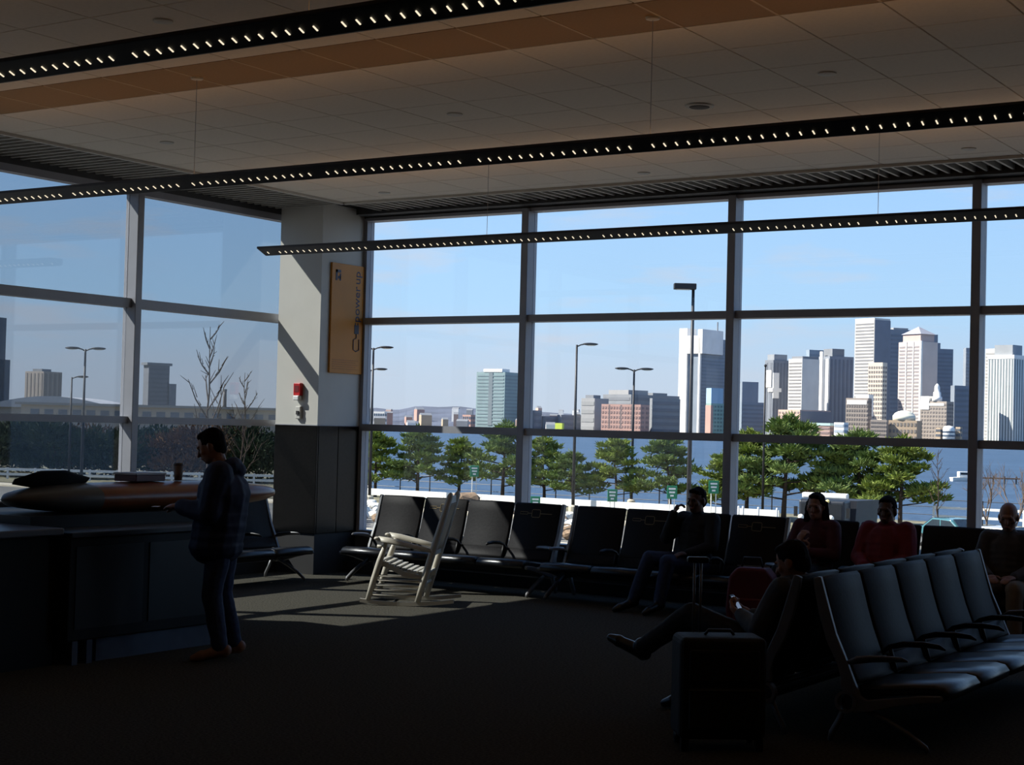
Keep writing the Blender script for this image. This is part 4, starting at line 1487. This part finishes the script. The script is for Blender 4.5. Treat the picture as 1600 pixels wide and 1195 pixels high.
# ------------------------------------------------------------------ shore furniture
M_barrier = mat('white_barrier', (228, 226, 220), .7, var=.05)
rail_me = MB().prism([(-.05, .42), (.05, .42), (.09, .54), (.05, .64), (.09, .75), (.05, .86), (-.05, .86)], -1.49, 1.49, 'x').mesh('rail')
rail_me.materials.append(M_barrier)
rpost_me = MB().box(-.07, .07, -.06, .06, 0, .42).mesh('post')
rpost_me.materials.append(M_walk)
x = -72.0
while x < -38:
    t = thing('road_barrier', 'white guard rail length in the line between the road and the pines', 'barrier', (x, 87, GZ+.06), 0, 'white guard rails along the shore')
    obj('rail', rail_me, None, t)
    for q_ in (-.75, .75):
        obj('post', rpost_me, None, t, (q_, 0, 0))
    x += 3.0
t = thing('guard_rail', 'long white guard rail below the bushes beyond the side windows', 'barrier', ground(205, 131, GZ), math.atan2(CR.y, CR.x))
for z in (.35, .75):
    MB().box(-13, 13, -.06, .06, z, z+.2).build('rail', M_barrier, t)
for k in range(12):
    MB().box(-12.5+k*2.25, -12.35+k*2.25, -.07, .07, 0, 1.0).build('post', M_barrier, t)
t = thing('shore_fence', 'dark post and rail fence along the water behind the pines', 'fence', (-60, 98.5, GZ+.06))
post = MB().tube([(0, 0, 0), (0, 0, 1.5)], .045, 6).mesh('post')
post.materials.append(M_pole)
for k in range(32):
    obj('post', post, None, t, (-25+k*2.8, 0, 0))
for z in (.5, 1.0, 1.45):
    MB().tube([(-25, 0, z), (61.8, 0, z)], .022, 5).build('rail', M_pole, t)
t = thing('white_rail', 'white rail fence behind the parked cars', 'fence', (-26, 92, GZ+.06))
for z in (1.2, .7):
    MB().box(-4, 9, -.04, .04, z, z+.14).build('rail', M_barrier, t)
for k in range(6):
    MB().box(-4+k*2.6, -3.88+k*2.6, -.06, .06, 0, 1.3).build('post', M_barrier, t)
for k, x in enumerate((1153, 1160, 1184, 1213)):
    t = thing('white_pole', 'short white pole on the kerb by the pines', 'pole', at_y(x, 76, GZ), 0, 'short white poles on the kerb')
    MB().lathe([(.06, 0), (.06, 1.55), (.03, 1.6)], 10).build('post', M_barrier, t, True)
    MB().lathe([(.11, 0), (.11, .12)], 10).build('base', M_pole, t)
M_green = mat('sign_green', (28, 120, 84), .5)
for x, ys, Y, lab in ((836, 785, 83, 'small green sign by the mullion near the rock heap'), (956, 774, 85, 'small green sign below the twin-headed lamp post'), (1049, 769, 83, 'small green sign by the tall square-headed lamp'),
                      (1114, 761, 85, 'small green sign behind the head of the dark-clad person'), (740, 736, 90, 'small dark green sign among the pines')):
    b = at_y(x, Y, GZ)
    z = at(x, ys, seen(b)[2]).z-GZ
    t = thing('road_sign', lab, 'sign', b, math.atan2(CR.y, CR.x), 'small green road signs')
    for s_ in (-.14, .14):
        MB().tube([(s_, .03, 0), (s_, .03, z)], .03, 6).build('post', M_barrier, t)
    bevel(MB().box(-.30, .30, -.02, .02, z-.38, z+.38).build('plate', M_green, t), .03)
    for zz, w_ in ((.20, .2), (0, .17), (-.2, .1)):
        MB().box(-w_, w_, -.026, -.02, z+zz-.05, z+zz+.05).build('lettering_line', M_barrier, t)
# boulders
M_rock_ = mat('boulder', (122, 102, 82), .95, var=.35, scale=3, bump=.4)
M_snow = mat('boulder_pale', (214, 210, 200), .95, var=.3, scale=3, bump=.4)
rocks = []
for k in range(4):
    random.seed(80+k)
    bm = bmesh.new()
    bmesh.ops.create_icosphere(bm, subdivisions=2, radius=1)
    for v in bm.verts:
        v.co *= 1+.35*noise.noise(v.co*1.3+Vector((k*5, 0, 0)))
        v.co.z *= .7
    me = bpy.data.meshes.new('boulder')
    bm.to_mesh(me)
    bm.free()
    me.materials.append(M_rock_ if k < 2 else M_snow)
    rocks.append(me)
random.seed(5)
laid = []


def boulder(x, Y, s_, kind, label, group, sink=.25):
    b = at_y(x, Y, GZ)
    if abs(x-577) < 22 and abs(Y-84) < 2.2:          # keep clear of the lamp base
        return
    if any((b.x-q[0])**2+(b.y-q[1])**2 < (1.12*(s_+q[2]))**2 for q in laid):
        return
    laid.append((b.x, b.y, s_))
    o = obj('boulder', rocks[kind], None, None, (b.x, b.y, GZ+s_*.42+.06))
    o.scale = (s_*random.uniform(.8, 1.3), s_*random.uniform(.8, 1.2), s_*random.uniform(.7, 1.0))
    o.rotation_euler = (random.uniform(-.3, .3), random.uniform(-.3, .3), random.uniform(0, 6))
    tag(o, label, 'rock', group)
boulder(722, 84.6, .95, 0, 'large brown boulder topping the rock heap by the barrier', None)
for k in range(90):
    x = random.uniform(688, 806)
    boulder(x, random.uniform(81, 85.5), random.uniform(.3, .55), random.choice((0, 1, 2, 3)), 'rock in the heap before the white barrier', 'rocks heaped before the barrier')
for k in range(90):
    boulder(random.uniform(850, 892), random.uniform(66, 84), random.uniform(.3, .55), random.choice((2, 3, 3, 1)), 'pale rock in the bank seen between two benches', 'pale rocks seen between the benches')
for k in range(70):
    boulder(random.uniform(556, 592), random.uniform(66, 86), random.uniform(.3, .55), random.choice((1, 2, 3)), 'rock in the bank beside the steel column', 'rocks beside the steel column')

# ------------------------------------------------------------------ vehicles
M_tyre = mat('tyre', (22, 22, 24), .9)
M_cglass = mat('car_glass', (40, 52, 62), .1)
M_lamp = mat('lamp_glass', (245, 240, 225), .1)


def wheel(t, x, y, r_, w=.22):
    o = MB().lathe([(r_*.9, -w/2), (r_, -w*.35), (r_, w*.35), (r_*.9, w/2)], 18, Matrix.Rotation(R(90), 4, 'Y')).build('wheel', M_tyre, t, True)
    o.location = (x, y, r_)
    MB().lathe([(r_*.55, -w/2-.01), (r_*.55, w/2+.01)], 12, Matrix.Rotation(R(90), 4, 'Y')).build('hub_cap', M_alu, o)


def car(label, x, Y, rot, colour):
    b = at_y(x, Y, GZ)
    t = thing('car', label, 'car', (b.x, b.y, GZ), rot, 'cars parked by the white rail')
    prof = [(-2.1, .35), (-2.15, .7), (-1.95, .92), (-1.35, 1.0), (-.75, 1.42), (.55, 1.45), (1.25, 1.02), (2.0, .9), (2.2, .65), (2.15, .35)]
    bevel(MB().prism(prof, -.85, .85, 'x').build('body', colour, t), .06, 2)
    for s_ in (-1, 1):
        MB().prism([(-1.2, 1.02), (-.72, 1.36), (-.08, 1.38), (-.08, 1.02)], s_*.855-.004, s_*.855+.004, 'x').build('window', M_cglass, t)
        MB().prism([(.0, 1.02), (.0, 1.38), (.5, 1.38), (1.08, 1.02)], s_*.855-.004, s_*.855+.004, 'x').build('window', M_cglass, t)
        for y in (-1.3, 1.35):
            wheel(t, s_*.78, y, .33)
        MB().ball((s_*.62, 2.17, .68), (.16, .05, .09), 10, 6).build('headlight', M_lamp, t, True)
    MB().add([(-.72, .62, 1.43), (.72, .62, 1.43), (.78, 1.22, 1.06), (-.78, 1.22, 1.06), (-.72, .66, 1.46), (.72, .66, 1.46), (.78, 1.27, 1.07), (-.78, 1.27, 1.07)],
             [(0, 1, 2, 3), (7, 6, 5, 4), (0, 4, 5, 1), (1, 5, 6, 2), (2, 6, 7, 3), (3, 7, 4, 0)]).build('windscreen', M_cglass, t)
    MB().add([(-.72, -.80, 1.44), (.72, -.80, 1.44), (.78, -1.32, 1.04), (-.78, -1.32, 1.04), (-.72, -.84, 1.46), (.72, -.84, 1.46), (.78, -1.36, 1.05), (-.78, -1.36, 1.05)],
             [(3, 2, 1, 0), (4, 5, 6, 7), (0, 1, 5, 4), (1, 2, 6, 5), (2, 3, 7, 6), (3, 0, 4, 7)]).build('rear_window', M_cglass, t)
    return t


car('blue green car parked below the bare tree', 1488, 78, R(60), mat('car_teal', (70, 120, 130), .3, coat=.5))
car('silver car parked behind the bald man', 1562, 73, R(75), mat('car_silver', (200, 204, 206), .3, metal=.4))

b = at_y(1300, 70, GZ)
t = thing('plough_truck', 'dark plough truck with round lamps and a white light bar', 'truck', (b.x, b.y, GZ), math.atan2(-b.x, b.y)+R(180)-R(14))
M_truck = mat('truck_body', (30, 36, 46), .45, var=.1)
bevel(MB().box(-1.05, 1.05, .9, 2.1, .75, 2.45).build('cab', M_truck, t), .08)
bevel(MB().box(-.75, .75, 2.05, 3.1, .75, 1.55).build('bonnet', M_truck, t), .08)
MB().box(-.92, .92, 2.09, 2.12, 1.62, 2.3).build('windscreen', mat('truck_glass', (20, 24, 30), .4), t)
MB().box(-.5, .5, 3.09, 3.12, .85, 1.4).build('grille', M_alu, t)
lb = bevel(MB().box(-1.05, 1.05, 1.25, 1.6, 2.52, 2.78).build('light_bar', M_barrier, t), .06)
for s_ in (-1, 1):
    MB().ball((s_*.68, 3.05, 1.72), (.14, .1, .14), 12, 8).build('plough_lamp', M_lamp, t, True)
    MB().ball((s_*.28, 2.1, 2.43), (.10, .06, .08), 10, 8).build('cab_lamp', mat('amber_lamp', (250, 225, 150), .2), t, True)
    MB().ball((s_*.62, 3.1, 1.15), (.14, .05, .12), 12, 8).build('headlight', M_lamp, t, True)
    MB().box(s_*1.2-.08, s_*1.2+.08, 2.0, 2.06, 1.7, 2.15).build('mirror', M_black, t)
    wheel(t, s_*.9, 2.3, .5, .3)
    wheel(t, s_*.9, -1.6, .5, .3)
    wheel(t, s_*.9, -2.75, .5, .3)
MB().box(-.45, .45, -3.6, 2.9, .55, .78).build('chassis', M_black, t)
dp = MB()
dp.add([(-1.2, -3.7, 1.0), (1.2, -3.7, 1.0), (1.2, .7, 1.0), (-1.2, .7, 1.0), (-1.3, -3.9, 2.35), (1.3, -3.9, 2.35), (1.3, .8, 2.45), (-1.3, .8, 2.45)],
       [(3, 2, 1, 0), (4, 5, 6, 7), (0, 1, 5, 4), (1, 2, 6, 5), (2, 3, 7, 6), (3, 0, 4, 7)])
o = dp.build('dump_box', mat('truck_box', (34, 38, 48), .6), t)
for k in range(5):
    MB().box(1.2, 1.31, -3.4+k*.95, -3.28+k*.95, 1.05, 2.3).build('rib', M_truck, o)
pl = [(3.5, .12), (3.75, .3), (3.85, .6), (3.75, .95), (3.66, .95), (3.74, .6), (3.64, .33), (3.42, .16)]
MB().prism(pl, -1.5, 1.5, 'x').build('plough_blade', mat('plough_yellow', (196, 178, 60), .5), t)
MB().box(-.3, .3, 3.0, 3.7, .4, .6).build('plough_frame', M_black, t)

# boat and jetty on the water
t = thing('motor_boat', 'small white motor boat on the harbour water', 'boat', ground(1506, 310, -7.0), R(40))
MB().add([(-2.6, -.9, .75), (-2.6, .9, .75), (1.2, .95, .85), (2.9, 0, 1.0), (1.2, -.95, .85), (-2.5, -.6, -.15), (-2.5, .6, -.15), (1.0, .55, -.15), (2.3, 0, -.1), (1.0, -.55, -.15)],
         [(0, 4, 3, 2, 1), (5, 6, 7, 8, 9), (0, 1, 6, 5), (1, 2, 7, 6), (2, 3, 8, 7), (3, 4, 9, 8), (4, 0, 5, 9)]).build('hull', M_barrier, t)
bevel(MB().box(-1.2, .8, -.6, .6, .8, 1.9).build('cabin', M_barrier, t), .1)
MB().box(-.9, .82, -.62, .62, 1.3, 1.7).build('cabin_window', M_cglass, t)
t = thing('jetty', 'low dark jetty in the harbour water', 'jetty', ground(1562, 300, -7.0), R(25))
MB().box(-3.6, 3.6, -.8, .8, .9, 1.15).build('deck', mat('jetty_wood', (96, 78, 66), .9), t)
for k in range(4):
    MB().tube([(-3.2+k*2.1, .6, -.8), (-3.2+k*2.1, .6, 1.4)], .12, 6).build('pile', M_bark, t)
